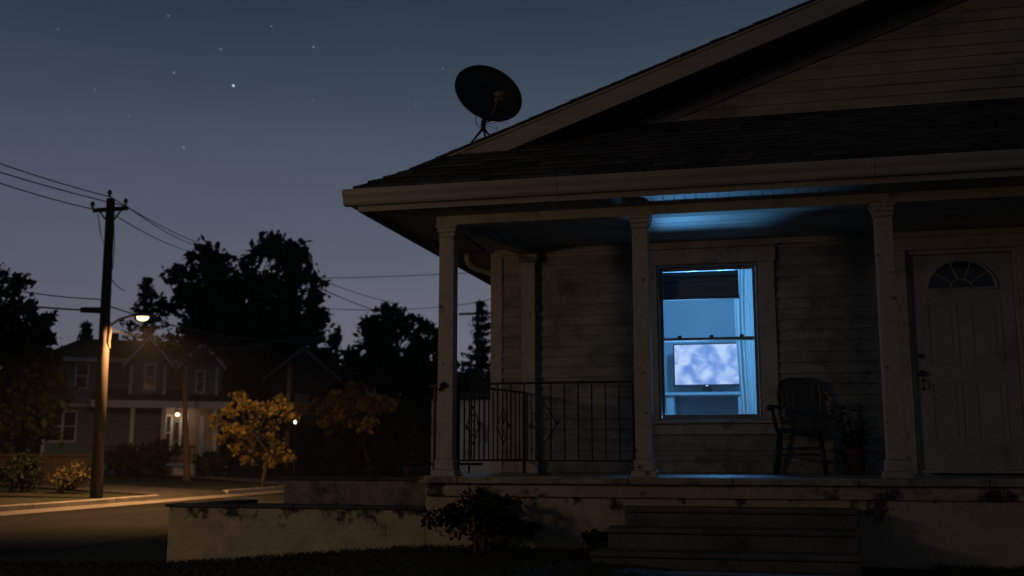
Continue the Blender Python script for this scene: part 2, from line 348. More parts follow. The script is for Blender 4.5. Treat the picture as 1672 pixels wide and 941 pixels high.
b = MB(); b.box((-5.29,11.17,.897),(-2.98,11.45,.935)); b.build('coping', M['coping'], t, bevel=.01)
t = thing('pipe_rail', 'thin low pipe rail on short posts along the grey terrace wall', 'railing', (-4.2,11.3,.935))
b = MB(); b.tube([(-4.75,11.31,1.08),(-2.95,11.31,1.08)], .014, 8); b.build('top_rail', M['iron'], t)
for x in (-4.7,-3.9,-3.1):
    b = MB(); b.tube([(x,11.31,.93),(x,11.31,1.075)], .012, 8); b.build('post', M['iron'], t)

# ================================================================== THE HOUSE
XL, XR = -2.84, 7.2; WY = 11.4; FZ = .985; CZ = 3.50
H = thing('house', 'weathered clapboard house with gabled roof and a columned front porch', 'house', (0,WY,.3))
WX0, WX1, WZ0, WZ1 = -.99, .09, 1.555, 3.235        # window opening
DX0, DX1, DZ0, DZ1 = 1.60, 2.68, 1.0, 3.29          # door opening
def siding(mb, Y, z0, z1, spans, pitch=.115, step=.6):
    z = z0
    while z < z1:
        zt = min(z+pitch, z1)
        for (a, c) in spans((z+zt)/2):
            n = max(1, int((c-a)/step)); prev = None
            ph_ = random.uniform(0, 6)
            for i in range(n+1):
                x = a+(c-a)*i/n; j = .005*math.sin(x*2.1+ph_)+.003*math.sin(x*5.3+ph_*3)+random.uniform(-.0015,.0015); jz = .003*math.sin(x*1.3+ph_*2)+random.uniform(-.001,.001)
                cur = [(x, Y-.027+j, z+jz), (x, Y-.005, zt+.004), (x, Y-.002, z+jz)]
                if prev: mb.quad(prev[0], cur[0], cur[1], prev[1]); mb.quad(prev[2], cur[2], cur[0], prev[0])
                prev = cur
        z = zt
core = MB()
core.box((XL,WY,.3),(WX0,WY+.14,4.0)); core.box((WX0,WY,.3),(WX1,WY+.14,WZ0)); core.box((WX0,WY,WZ1),(WX1,WY+.14,4.0))
core.box((WX1,WY,.3),(DX0,WY+.14,4.0)); core.box((DX0,WY,DZ1),(DX1,WY+.14,4.0)); core.box((DX0,WY,.3),(DX1,WY+.14,DZ0)); core.box((DX1,WY,.3),(XR,WY+.14,4.0))
core.box((XL,WY+.14,.3),(XL+.14,20,4.0)); core.box((XR-.14,WY+.14,.3),(XR,20,4.0)); core.box((XL+.14,19.86,.3),(XR-.14,20,4.0))
hw = core.build('wall', M['siding'], H)
def spans(z):
    if WZ0-.16 < z < WZ1+.2:
        if DZ0 < z < DZ1+.1: return [(XL+.1,-1.14),(.27,DX0-.13),(DX1+.13,XR)]
        return [(XL+.1,-1.14),(.27,XR)]
    if z < DZ1+.1: return [(XL+.1,DX0-.13),(DX1+.13,XR)]
    return [(XL+.1,XR)]
sd = MB(); siding(sd, WY, FZ+.012, 3.46, spans); sd.build('front_siding', M['siding'], H)
sd = MB()
for k in range(27):
    z = .45+k*.115; sd.quad((XL-.02,WY,z),(XL-.02,20,z),(XL-.005,20,z+.118),(XL-.005,WY,z+.118)); sd.quad((XL-.001,WY,z),(XL-.001,20,z),(XL-.02,20,z),(XL-.02,WY,z))
sd.build('side_siding', M['siding'], H)
b = MB(); b.box((XL-.035,WY-.03,.4),(XL+.10,WY-.003,3.46)); b.box((XL-.035,WY,.4),(XL-.003,WY+.1,3.46)); b.build('corner_board', M['paint'], H, bevel=.004)
b = MB(); b.box((XL+.1,WY-.035,3.435),(XR,WY-.004,3.497)); b.box((XL+.1,WY-.022,3.395),(XR,WY-.006,3.433)); b.build('frieze_board', M['paint'], H, bevel=.004)
# pilaster
b = MB(); b.box((-2.50,WY-.10,FZ+.14),(-2.345,WY-.005,3.33)); b.box((-2.53,WY-.125,FZ),(-2.315,WY-.004,FZ+.138)); b.box((-2.53,WY-.125,3.332),(-2.315,WY-.004,3.42)); b.build('pilaster', M['column'], H, bevel=.006)
# porch slab, band, base
PX0 = -3.06
b = MB(); b.box((PX0,9.62,.1),(XR,WY-.002,.86)); b.build('porch_base', M['base'], H)
b = MB(); b.box((PX0+.02,9.575,.80),(XR,9.617,.918)); b.build('porch_band', M['band'], H, bevel=.008)
fl = MB(); y = 9.56
while y < WY-.03:
    y2 = min(y+.11, WY-.003); fl.box((PX0-.01,y+.002,.932),(XR,y2-.002,FZ+random.uniform(-.002,.001))); y = y2
fl.build('porch_floor', M['floor'], H, bevel=.003)
cp = MB(); x = PX0-.05
for x2 in (-2.72,-1.12,-.2,.86,1.9,3.2,XR):
    z = FZ+random.uniform(-.012,.0); cp.box((x+.004,9.50+random.uniform(-.006,.01),.921),(x2-.004,9.585,z-.004)); x = x2
cp.build('floor_edging', mat('edging_concrete', (.27,.235,.185), .8, .4, 3, .3, 40, stain_shadow=(.05,.046,.04), stain_shadow_scale=2.2, stain_shadow_amt=(.48,.62)), H, bevel=.008)
# columns
def column(x, z1=3.41, w=.155):
    c = MB(); h = w/2; y = 9.68
    c.hexa([(x-h,y-h,FZ+.16),(x+h,y-h,FZ+.16),(x+h,y+h,FZ+.16),(x-h,y+h,FZ+.16)]+[(x-h*.96,y-h*.96,z1-.12),(x+h*.96,y-h*.96,z1-.12),(x+h*.96,y+h*.96,z1-.12),(x-h*.96,y+h*.96,z1-.12)])
    o = c.build('column', M['column'], H, bevel=.006)
    c = MB(); c.cbox((x,y,FZ+.107),(w+.03,w+.03,.10)); c.cbox((x,y,FZ+.028),(w+.075,w+.075,.056)); c.build('column_base', M['column'], o, bevel=.006)
    c = MB(); c.cbox((x,y,z1-.095),(w+.012,w+.012,.045)); c.cbox((x,y,z1-.05),(w+.03,w+.03,.04)); c.cbox((x,y,z1-.016),(w+.06,w+.06,.03)); c.build('column_capital', M['column'], o, bevel=.006)
    return o
for x in (-2.875,-.985,1.19): column(x)
column(4.4)
# beams
b = MB(); b.box((-2.98,9.60,3.412),(XR,9.76,3.58)); b.build('front_beam', M['paint'], H, bevel=.006)
b = MB(); b.hexa([(-2.95,9.762,3.412),(-2.79,9.762,3.412),(-2.34,WY-.03,3.412),(-2.50,WY-.03,3.412),(-2.95,9.762,3.58),(-2.79,9.762,3.58),(-2.34,WY-.03,3.58),(-2.50,WY-.03,3.58)]); b.build('side_beam', M['paint'], H, bevel=.006)
# porch ceiling planks (along X) and eave soffit planks (along Y)
b = MB(); y = 9.763
while y < WY-.02:
    y2 = min(y+.092, WY-.004); b.box((-2.93,y+.0025,CZ+random.uniform(-.0012,.0012)),(XR,y2-.0025,CZ+.02)); y = y2
b.box((-2.93,9.763,CZ+.022),(XR,WY-.002,CZ+.04)); b.build('porch_ceiling', M['ceiling'], H)
EX = -3.62
b = MB(); x = EX+.04
while x < XR:
    x2 = x+.098; b.box((x+.003,9.16,CZ+random.uniform(-.001,.001)),(x2-.003,9.597,CZ+.018)); x = x2
b.box((EX+.04,9.16,CZ+.02),(XR,9.597,CZ+.03)); y = 9.60
while y < 20:
    y2 = y+.098; b.box((EX+.04,y+.003,CZ),(-2.985 if y < WY else XL-.03,y2-.003,CZ+.018)); y = y2
b.box((EX+.04,9.6,CZ+.02),(-2.985,20,CZ+.03)); b.build('eave_soffit', M['soffit'], H)
# fascia behind the gutter
b = MB(); b.box((EX,9.13,3.475),(XR,9.155,3.70)); b.box((EX,9.157,3.475),(EX+.025,20,3.70)); b.build('fascia', M['gutter'], H, bevel=.004)
# K-style gutter with downspout
prof = [(9.128,3.525),(9.06,3.525),(9.045,3.545),(9.04,3.585),(9.012,3.625),(9.005,3.655),(9.005,3.672),(9.018,3.672),(9.018,3.655),(9.128,3.655)]
gt = MB(); gt.prism([(EX-.118,y,z) for y, z in prof], (XR-EX+.1,0,0))
gt.prism([(EX-.002-(9.128-y), 9.1285, z) for y, z in prof][::-1], (0,11,0))
for xj in (-1.72,1.02,3.6):                           # slip joints
    gt.prism([(xj,y-.003,z-.003) for y, z in prof[:8]]+[(xj,9.127,3.669)], (.05,0,0))
gu = gt.build('gutter', M['gutter'], H, bevel=.003)
d = MB(); d.tube([PY(764,416,11.3),PY(764,424,11.3),PY(767,432,11.32),PY(776,438,11.35),PY(800,445,11.45),PY(806,449,11.46),PY(808,458,11.46),PY(808,745,11.46)], .040, 10); d.build('downspout', M['gutter'], H, smooth=True)
d = MB(); d.tube([PY(711,393,10.4),PY(711,401,10.4),PY(714,408,10.4),PY(721,412,10.38),PY(733,415,10.3)], .03, 10); d.build('downspout_elbow', M['iron'], H, smooth=True)
# pent roof of shingles over the porch
ZP0, YP0, ZP1, YP1 = 3.69, 9.06, 4.62, 10.60
sl = (ZP1-ZP0)/(YP1-YP0)
def pent(y): return ZP0+(y-YP0)*sl
rf = MB(); ncr = 13
hipx = lambda y: EX-.03+(y-YP0)*.80                  # hip line
for k in range(ncr):
    y0 = YP0+(YP1-YP0)*k/ncr; y1 = y0+(YP1-YP0)/ncr*1.12
    x = hipx(y0)
    off = random.uniform(0,.3); first = True
    while x < XR:
        x2 = x+(.12+off if first else random.uniform(.26,.34)); first = False
        t_ = random.uniform(.010,.019); dy = random.uniform(-.006,.006)
        if random.random() < .02: t_ += .012
        q = [(x+.002,y0+dy),(x2-.002,y0+dy),(x2-.002,y1),(x+.002,y1)]
        xl1 = hipx(y1)
        if q[0][0] <= hipx(y0)+.003: q[3] = (xl1, y1)
        if q[2][0] < xl1: x = x2; continue
        lo = [(a, c, pent(c)) for a, c in q]; hi = [(a, c, pent(c)+(t_+.008 if i < 2 else .006)) for i, (a, c) in enumerate(q)]
        rf.hexa(lo+hi); x = x2
rf.prism([(hipx(YP0),YP0,ZP0-.004),(XR,YP0,ZP0-.004),(XR,YP1,ZP1-.004),(hipx(YP1),YP1,ZP1-.004)], (0,.01,-.03))
# left skirt
sk = [(hipx(YP0),YP0),(hipx(YP0),20.2)]
for k in range(9):
    xa = EX-.03+.8*(YP1-YP0)*.6*k/9; xb = EX-.03+.8*(YP1-YP0)*.6*(k+1.1)/9
    ya = YP0+(xa-EX+.03)/.8; yb = YP0+(xb-EX+.03)/.8
    za, zb = pent(ya), pent(yb); dz = .009
    rf.hexa([(xa,ya,za),(xb,yb,zb),(xb,20.2,zb),(xa,20.2,za),(xa,ya,za+dz),(xb,yb,zb+.006),(xb,20.2,zb+.006),(xa,20.2,za+dz)])
pr = rf.build('porch_roof', M['shingle'], H)
# main roof
def RZ(x): return 5.285+.354*x
RX = 5.0; RL = -3.36
mr_ = MB(); YR = 9.87
for side in (0, 1):
    mx = (lambda x: x) if side == 0 else (lambda x: 2*RX-x)
    nc = 60
    for k in range(nc):
        xa = RL+(RX-RL)*k/nc; xb = RL+(RX-RL)*(k+1.12)/nc
        if xb > RX+.05: xb = RX+.05
        y = YR+random.uniform(-.008,.006)
        tz = .006+random.uniform(-.002,.003)
        mr_.hexa([(mx(xa),y,RZ(xa)-.03),(mx(xb),y,RZ(xb)-.03),(mx(xb),20.4,RZ(xb)-.03),(mx(xa),20.4,RZ(xa)-.03),
                  (mx(xa),y,RZ(xa)-.012+tz),(mx(xb),y,RZ(xb)-.012),(mx(xb),20.4,RZ(xb)-.012),(mx(xa),20.4,RZ(xa)-.012+tz)])
mr_.build('main_roof', M['shingle'], H)
rk = MB()
def rake(mb, y0, y1, dz0, dz1, xa, xb): 
    mb.hexa([(xa,y0,RZ(xa)+dz0),(xb,y0,RZ(xb)+dz0),(xb,y1,RZ(xb)+dz0),(xa,y1,RZ(xa)+dz0),(xa,y0,RZ(xa)+dz1),(xb,y0,RZ(xb)+dz1),(xb,y1,RZ(xb)+dz1),(xa,y1,RZ(xa)+dz1)])
rake(rk, 9.90, 9.93, -.245, -.062, RL, RX); rake(rk, 9.885, 9.93, -.060, -.033, RL, RX); rake(rk, 9.892, 9.899, -.245, -.225, RL, RX)
rk.hexa([(2*RX-x if 1 else x, y, z) for x, y, z in [(RL,9.90,RZ(RL)-.245),(RX,9.90,RZ(RX)-.245),(RX,9.93,RZ(RX)-.245),(RL,9.93,RZ(RL)-.245),(RL,9.90,RZ(RL)-.033),(RX,9.90,RZ(RX)-.033),(RX,9.93,RZ(RX)-.033),(RL,9.93,RZ(RL)-.033)]])
rk.build('rake_board', M['gutter'], H, bevel=.003)
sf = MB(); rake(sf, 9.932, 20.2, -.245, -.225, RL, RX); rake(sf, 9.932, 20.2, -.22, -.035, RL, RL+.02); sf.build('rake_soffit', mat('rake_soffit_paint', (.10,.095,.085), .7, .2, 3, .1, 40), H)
gw = MB()
gw.prism([(RL+.1,10.62,3.6),(2*RX-RL-.1,10.62,3.6),(RX,10.62,RZ(RX)-.246)][0:2]+[(2*RX-RL-.1,10.62,RZ(RL+.1)-.247),(RX,10.62,RZ(RX)-.247),(RL+.1,10.62,RZ(RL+.1)-.247)], (0,.1,0))
gw.build('gable_wall', M['gable'], H)
gs = MB(); siding(gs, 10.62, 4.50, 7.0, lambda z: [((z+.06+.246-5.285)/.354, min(XR+1, 2*RX-(z+.06+.246-5.285)/.354))] if (z+.306-5.285)/.354 < RX-.1 else [], .118, .5); gs.build('gable_siding', M['gable'], H)
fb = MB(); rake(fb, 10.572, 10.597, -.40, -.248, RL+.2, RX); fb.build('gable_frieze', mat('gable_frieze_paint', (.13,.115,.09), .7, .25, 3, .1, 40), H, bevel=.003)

def skew_eave(o):                                   # the eave on the porch side narrows towards the back
    for v in o.data.vertices:
        k_ = min(1.15, max(0, (-2.96-v.co.x)/(-2.96-EX)))
        v.co.x += .145*min(2.4, max(0, v.co.y-9.13))*k_
for o in H.children:
    if o.name.split('.')[0] in ('eave_soffit','fascia','gutter','porch_roof'): skew_eave(o)

# window
wf = MB(); TY = WY-.045
wf.box((-1.14,TY,WZ0-.005),(WX0-.002,WY-.003,WZ1+.005)); wf.box((WX1+.002,TY,WZ0-.005),(.265,WY-.003,WZ1+.005)); wf.box((-1.16,TY-.004,WZ1+.008),(.285,WY-.002,WZ1+.175)); wf.box((-1.18,TY-.03,WZ1+.178),(.305,WY-.002,WZ1+.2))
win = wf.build('window', M['paint'], H, bevel=.005)
b = MB(); b.box((-1.18,WY-.10,WZ0-.045),(.30,WY-.002,WZ0-.008)); b.box((-1.14,TY,WZ0-.16),(.265,WY-.004,WZ0-.048)); b.build('sill', M['paint'], win, bevel=.005)
zm = 2.42
b = MB(); fr = .04                                   # jambs set in the opening
b.box((WX0,WY-.03,WZ0),(WX0+.022,WY+.14,WZ1)); b.box((WX1-.022,WY-.03,WZ0),(WX1,WY+.14,WZ1)); b.box((WX0+.023,WY-.03,WZ1-.02),(WX1-.023,WY+.14,WZ1)); b.box((WX0+.023,WY-.03,WZ0),(WX1-.023,WY+.14,WZ0+.018)); b.build('frame', M['sash'], win, bevel=.003)
def sash(y, z0, z1, name):
    a, c = WX0+.024, WX1-.024; s = .034; q = MB()
    q.box((a,y,z0),(a+s,y+.035,z1)); q.box((c-s,y,z0),(c,y+.035,z1)); q.box((a+s+.001,y,z0),(c-s-.001,y+.035,z0+s)); q.box((a+s+.001,y,z1-s*.9),(c-s-.001,y+.035,z1)); q.build('sash', M['sash'], win, bevel=.003)
    p = MB(); p.box((a+s,y+.015,z0+s),(c-s,y+.019,z1-s*.9)); p.build('pane', M['pane'], win)
sash(WY+.0, WZ0+.02, zm+.018, 'lower'); sash(WY+.045, zm-.016, WZ1-.022, 'upper')
for x in (-.76,-.42,-.10):
    b = MB(); b.box((x-.022,WY-.01,zm+.0185),(x+.022,WY+.03,zm+.032)); b.tube([(x-.015,WY+.005,zm+.036),(x+.02,WY+.005,zm+.04)], .006, 6); b.build('sash_lock', M['iron'], win)

# door
dr = MB(); dr.box((DX0+.045,WY+.02,DZ0+.03),(DX1-.045,WY+.065,DZ1-.045)); 
D_ = dr.build('door', M['door'], H, bevel=.003)
pw = .33; dcx = (DX0+DX1)/2; yd = WY+.02
def panel(x0, x1, z0, z1):
    p = MB(); s = .022
    for a, c in (((x0,yd-.008,z0),(x1,yd-.0005,z0+s)),((x0,yd-.008,z1-s),(x1,yd-.0005,z1)),((x0,yd-.008,z0+s+.001),(x0+s,yd-.0005,z1-s-.001)),((x1-s,yd-.008,z0+s+.001),(x1,yd-.0005,z1-s-.001)),((x0+.06,yd-.006,z0+.06),(x1-.06,yd-.0005,z1-.06))): p.box(a, c)
    p.build('door_panel', M['door'], D_, bevel=.004)
for x0, x1 in ((dcx-.36,dcx-.06),(dcx+.06,dcx+.36)):
    panel(x0, x1, 1.28, 1.92); panel(x0, x1, 2.10, 2.74)
fc = (dcx, yd, 2.88); fg = MB(); rr = .335; rz = .30
pts = [(fc[0]+rr*math.cos(a), yd-.004, fc[2]+rz*math.sin(a)) for a in np.linspace(0, math.pi, 25)]
fg.prism(pts, (0,.003,0)); fg.build('fanlight', M['fan_glass'], D_)
fm = MB(); fm.tube([(fc[0]+rr*math.cos(a), yd-.008, fc[2]+rz*math.sin(a)) for a in np.linspace(0, math.pi, 25)], .014, 8); fm.tube([(fc[0]-rr-.014,yd-.008,fc[2]),(fc[0]+rr+.014,yd-.008,fc[2])], .014, 8)
fm.tube([(fc[0]+.11*math.cos(a), yd-.008, fc[2]+.10*math.sin(a)) for a in np.linspace(0, math.pi, 13)], .009, 8)
for a in (36,72,108,144):
    c_, s_ = math.cos(R(a)), math.sin(R(a)); fm.tube([(fc[0]+.11*c_,yd-.008,fc[2]+.10*s_),(fc[0]+rr*c_,yd-.008,fc[2]+rz*s_)], .008, 6)
fm.build('fanlight_bars', M['door'], D_)
for (nm_, r_, z_, y_) in (('door_knob',.033,2.01,.055),('deadbolt',.026,2.19,.03)):
    k = MB(); pts = [(DX0+.105, yd-t_*y_, z_) for t_ in (0,.3,.31,.7,1)]; k.tube(pts, [r_,r_,r_*.5,r_*.95,r_*.6], 14); k.build(nm_, M['brass'], D_, smooth=True)
k = MB(); k.tube([(DX0+.105,yd-.012,1.84),(DX0+.105,yd-.05,1.86),(DX0+.105,yd-.05,1.93),(DX0+.105,yd-.012,1.95)], .011, 8); k.build('handle', M['brass'], D_, smooth=True)

tr = MB(); tr.box((DX0-.125,TY,FZ+.002),(DX0-.003,WY-.003,DZ1+.002)); tr.box((DX1+.003,TY,FZ+.002),(DX1+.125,WY-.003,DZ1+.002)); tr.box((DX0-.14,TY-.004,DZ1+.005),(DX1+.14,WY-.002,DZ1+.135))
tr.box((DX0,WY-.01,DZ0),(DX0+.04,WY+.14,DZ1)); tr.box((DX1-.04,WY-.01,DZ0),(DX1,WY+.14,DZ1)); tr.box((DX0+.041,WY-.01,DZ1-.04),(DX1-.041,WY+.14,DZ1)); tr.box((DX0+.042,WY-.03,DZ0),(DX1-.042,WY+.14,DZ0+.027))
tr.build('door_frame', M['paint'], H, bevel=.004)
# room inside
r_ = MB(); X0, X1, Y1, ZC = -2.65, 1.35, 15.7, 3.47
r_.box((X0,Y1,FZ),(X1,Y1+.06,ZC)); r_.box((X0-.05,WY+.142,FZ),(X0,Y1,ZC)); r_.box((X1,WY+.142,FZ),(X1+.05,Y1,ZC)); r_.box((X0-.05,WY+.142,ZC+.001),(X1+.05,Y1+.06,ZC+.04)); r_.build('room_wall', M['room'], H)
r_ = MB(); r_.box((X0-.05,WY+.142,FZ-.05),(X1+.05,Y1+.06,FZ-.002)); r_.build('room_floor', M['room_floor'], H)
r_ = MB(); r_.box((X0+.001,Y1-.015,FZ),(X1-.001,Y1-.001,FZ+.13)); r_.build('skirting_board', M['bg_trim'], H)

# steps
S = thing('porch_steps', 'dark worn concrete steps leading up to the porch beside the base wall', 'steps', (.1,9.2,.3))
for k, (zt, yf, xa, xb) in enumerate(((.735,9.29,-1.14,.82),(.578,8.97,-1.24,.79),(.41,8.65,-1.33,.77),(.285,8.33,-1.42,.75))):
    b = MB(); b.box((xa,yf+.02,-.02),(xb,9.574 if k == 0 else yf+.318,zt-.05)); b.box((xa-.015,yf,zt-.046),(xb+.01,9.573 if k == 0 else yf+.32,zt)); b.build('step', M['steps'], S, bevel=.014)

# ================================================================== RAILING
def railing(name, label, P, Q, n, zt=1.86, zb=1.13, endposts=(True, True), ornaments=()):
    P, Q = Vector(P), Vector(Q); t = thing(name, label, 'railing', (P+Q)/2)
    dirv = (Q-P).normalized(); nrm = Vector((-dirv.y, dirv.x, 0))
    def bar(a, c, w, h):
        m_ = MB(); m_.hexa([a-nrm*w/2-Vector((0,0,h/2)), c-nrm*w/2-Vector((0,0,h/2)), c+nrm*w/2-Vector((0,0,h/2)), a+nrm*w/2-Vector((0,0,h/2)), a-nrm*w/2+Vector((0,0,h/2)), c-nrm*w/2+Vector((0,0,h/2)), c+nrm*w/2+Vector((0,0,h/2)), a+nrm*w/2+Vector((0,0,h/2))]); return m_
    up = lambda p, z: Vector((p.x, p.y, z))
    bar(up(P, zt), up(Q, zt), .036, .020).build('top_rail', M['iron'], t, bevel=.004)
    bar(up(P, zb), up(Q, zb), .022, .014).build('bottom_rail', M['iron'], t, bevel=.003)
    for e, p in zip(endposts, (P, Q)):
        if e:
            m_ = MB(); m_.box((p.x-.013,p.y-.013,FZ),(p.x+.013,p.y+.013,zt-.011)); m_.box((p.x-.04,p.y-.04,FZ),(p.x+.04,p.y+.04,FZ+.006)); m_.build('post', M['iron'], t, bevel=.002)
    first = None
    for i in range(n):
        f = (i+1)/(n+1); p = P.lerp(Q, f)
        if first is None:
            m_ = MB(); s = .0065; m_.box((-s,-s,zb+.008),(s,s,zt-.011)); first = m_.build('baluster', M['iron'], t, local=True); first.location = Vector((p.x,p.y,0))-t.location
        else:
            c = first.copy(); col.objects.link(c); c.parent = t; c.location = Vector((p.x,p.y,0))-t.location
    for f in ornaments:
        p = P.lerp(Q, f); m_ = MB(); zc = (zt+zb)/2-.02
        def q(u, z): return Vector((p.x, p.y, zc+z))+dirv*u
        m_.tube([q(0,.19),q(.06,.10),q(.125,0),q(.06,-.10),q(0,-.19),q(-.06,-.10),q(-.125,0),q(-.06,.10),q(0,.19)], .006, 6)
        for sg in (1,-1):
            m_.tube([q(sg*(.13+.035*math.cos(a)*(1-a/14)), .035*math.sin(a)*(1-a/14)+.02*sg) for a in np.linspace(math.pi, math.pi+9, 18)], .005, 6)
            m_.tube([q(.028*math.cos(a), sg*.07+.03*math.sin(a)) for a in np.linspace(0, 6.28, 14)], .005, 6)
        m_.build('ornament', M['iron'], t, smooth=True)
    return t
railing('porch_railing', 'black iron railing with diamond scroll ornament across the front of the porch', (-2.78,9.74,FZ), (-1.09,9.74,FZ), 12, ornaments=(.50,))
railing('porch_railing', 'black iron railing with scrollwork on the open left side of the porch', (-2.84,9.80,FZ), (-2.47,11.27,FZ), 14, ornaments=(.25,.68))
t = thing('handrail', 'short rusty handrail post at the outer corner of the porch beside the left column', 'railing', (-3.06,9.72,FZ))
b = MB(); b.box((-3.085,9.90,.93),(-3.058,9.93,1.845)); b.build('post', M['rust'], t, bevel=.003)
b = MB(); b.tube([(-3.12,9.915,1.855),(-2.95,9.80,1.86)], .014, 8); b.build('top_rail', M['rust'], t)
b = MB(); b.tube([(-2.89,9.598,1.84),(-2.888,9.58,1.838),(-2.886,9.56,1.83)], [.035,.03,.012], 9); b.tube([(-2.89,9.585,1.85),(-2.93,9.58,1.79)], .014, 6); b.build('bracket', M['iron'], t)
b = MB(); b.tube([(-3.07,9.915,1.12),(-2.95,9.80,1.12)], .010, 8); b.build('bottom_rail', M['iron'], t)

# ================================================================== SATELLITE DISH
DC = PY(798,152,10.28); vdir = (CAM-DC).normalized(); rgt = _R; upv = vdir.cross(rgt) * -1
if upv.z < 0: upv = -upv
nrm = (vdir*.72+(rgt*.46+upv*.89).normalized()*.694).normalized()
major = (rgt*.87-upv*.5); major = (major-nrm*major.dot(nrm)).normalized(); minor = nrm.cross(major).normalized()
Dth = thing('satellite_dish', 'dark round satellite dish on a tripod at the edge of the roof', 'satellite dish', PY(795,245,9.95))
b = MB(); vs = []; fs = []; RA, RB = .372, .362; nr, ns = 8, 40
for lay in (0, 1):
    for i in range(nr+1):
        q = i/nr
        for k_ in range(ns):
            a = 2*math.pi*k_/ns; p = DC+major*(RA*q*math.cos(a))+minor*(RB*q*math.sin(a))+nrm*(.075*(q*q-1)-(.010 if lay else 0)); vs.append(p)
for lay in (0, 1):
    o0 = lay*(nr+1)*ns
    for i in range(nr):
        for k_ in range(ns):
            a = o0+i*ns+k_; c = o0+i*ns+(k_+1) % ns; f = (a, c, c+ns, a+ns); fs.append(f if lay == 0 else f[::-1])
for k_ in range(ns):
    a = nr*ns+k_; c = nr*ns+(k_+1) % ns; o1 = (nr+1)*ns; fs.append((a, c, c+o1, a+o1))
b.add(vs, fs); rfl = b.build('reflector', M['dish'], Dth, smooth=True)
b = MB(); b.tube([DC+major*(RA*math.cos(a))+minor*(RB*math.sin(a)) for a in np.linspace(0, 2*math.pi, 41)], .008, 6); b.build('rim', M['dishmetal'], rfl, smooth=True)
dD = (DC-CAM).dot(_f)
mt = PD(789,205,dD+.06); mb_ = PD(790,214,dD+.04); L0 = PD(800,198,dD-.05); LN = PD(815,158,dD-.30)
b = MB(); b.tube([PD(792,188,dD+.09), mt, mb_], [.03,.028,.026], 12); b.build('mast', M['dishmetal'], Dth)
b = MB(); b.tube([PD(795,199,dD+.02), L0, PD(806,183,dD-.15), LN], [.013,.013,.011,.010], 8); b.build('feed_arm', M['lnb'], Dth)
b = MB(); b.tube([LN+upv*.02-rgt*.05, LN+upv*.03, LN+rgt*.055+upv*.03], [.02,.035,.02], 10); b.tube([LN, LN-nrm*.07], [.026,.03], 10); b.tube([LN-upv*.03-rgt*.035, LN+upv*.015-rgt*.005], .012, 8); b.tube([LN-upv*.035+rgt*.03, LN+upv*.01+rgt*.01], .011, 8); b.build('receiver', M['lnb'], Dth)
for q, yy in (((759,247),10.05), ((797,256),9.885), ((806,233),10.15)):
    p = PY(q[0], q[1], yy)
    if yy > 9.9: p.z = RZ(p.x)+.01
    leg = MB(); leg.tube([PD(790,209,dD+.045), p], .011, 8); lg = leg.build('leg', M['dishmetal'], Dth)
    f_ = MB(); f_.cbox(p, (.09,.012 if yy < 9.9 else .08,.05 if yy < 9.9 else .012)); f_.build('foot', M['dishmetal'], lg)
b = MB(); b.tube([PD(776,190,dD+.12), PD(778,203,dD+.08), PD(786,210,dD+.07), PD(770,232,dD-.05), PD(754,247,dD-.08)], .0045, 6); b.build('cable', M['wire'], Dth)
for q in (((803,218),(808,206),(822,207)), ((812,200),(818,214),(824,224)), ((848,196),(856,193),(872,194))):
    pass
b = MB(); b.tube([PD(797,206,dD), PD(805,208,dD-.05), PD(809,211,dD-.08)], .003, 5); b.tube([PD(809,204,dD), PD(812,212,dD), PD(819,222,dD)], .003, 5); b.tube([PD(790,205,dD), PD(815,199,dD+.1), PD(830,202,dD+.15)], .003, 5); b.build('loose_cable', M['wire'], Dth)

# ================================================================== INSIDE: television, console, curtain, shade, added lamps
def YD(x, y, Y): return PY(x, y, Y)
TVY = 15.2; a = PY(1101,564,TVY); c = PY(1207,627,TVY)
tv = thing('television', 'flat television showing blurred blue and white shapes on the console', 'television', ((a.x+c.x)/2, TVY, c.z-.1))
b = MB(); b.box((a.x-.02,TVY,c.z-.035),(c.x+.02,TVY+.05,a.z+.02)); b.build('casing', mat('tv_bezel', (.05,.055,.06), .4, .1, 10, 0), tv, bevel=.006)
b = MB(); b.box((a.x,TVY-.006,c.z),(c.x,TVY-.001,a.z)); sc_ = b.build('screen', M['tv'], tv)
b = MB(); b.cbox(((a.x+c.x)/2,TVY-.004,c.z-.018),(.03,.004,.012)); b.build('power_light', M['led'], tv)
cz = PY(1150,641,15.1).z
b = MB(); b.box(((a.x+c.x)/2-.24,TVY-.05,cz),((a.x+c.x)/2+.24,TVY+.12,cz+.016)); b.box(((a.x+c.x)/2-.07,TVY+.015,cz+.016),((a.x+c.x)/2+.07,TVY+.04,c.z-.035)); b.build('stand', M['black'], tv, bevel=.004)
xl, xr = PY(1088,660,15.0).x, PY(1216,660,15.0).x
cn = thing('media_console', 'pale painted console with open shelves beneath the television', 'console', ((xl+xr)/2,15.3,FZ))
b = MB(); b.box((xl-.14,14.95,cz-.045),(xr+.14,15.66,cz-.002)); b.build('top', M['console'], cn, bevel=.006)
for x in (xl, xr-.09):
    b = MB(); b.box((x,15.0,FZ),(x+.11,15.64,cz-.047)); b.build('side_panel', M['console'], cn, bevel=.004)
b = MB(); b.box((xl+.112,15.45,FZ),(xr-.092,15.64,cz-.047)); b.build('back_panel', M['console_in'], cn)
b = MB(); b.box((xl+.112,15.02,1.62),(xr-.092,15.449,1.65)); b.build('shelf', M['console'], cn)
bx = thing('media_player', 'slim pale box lying on the console shelf', 'media player', ((xl+xr)/2,15.1,1.651))
b = MB(); b.box(((xl+xr)/2-.24,15.08,1.652),((xl+xr)/2+.24,15.35,1.71)); b.build('case', M['bg_trim'], bx, bevel=.006)
b = MB(); b.box(((xl+xr)/2-.20,15.075,1.672),((xl+xr)/2+.05,15.0795,1.69)); b.build('front_panel', M['black'], bx)
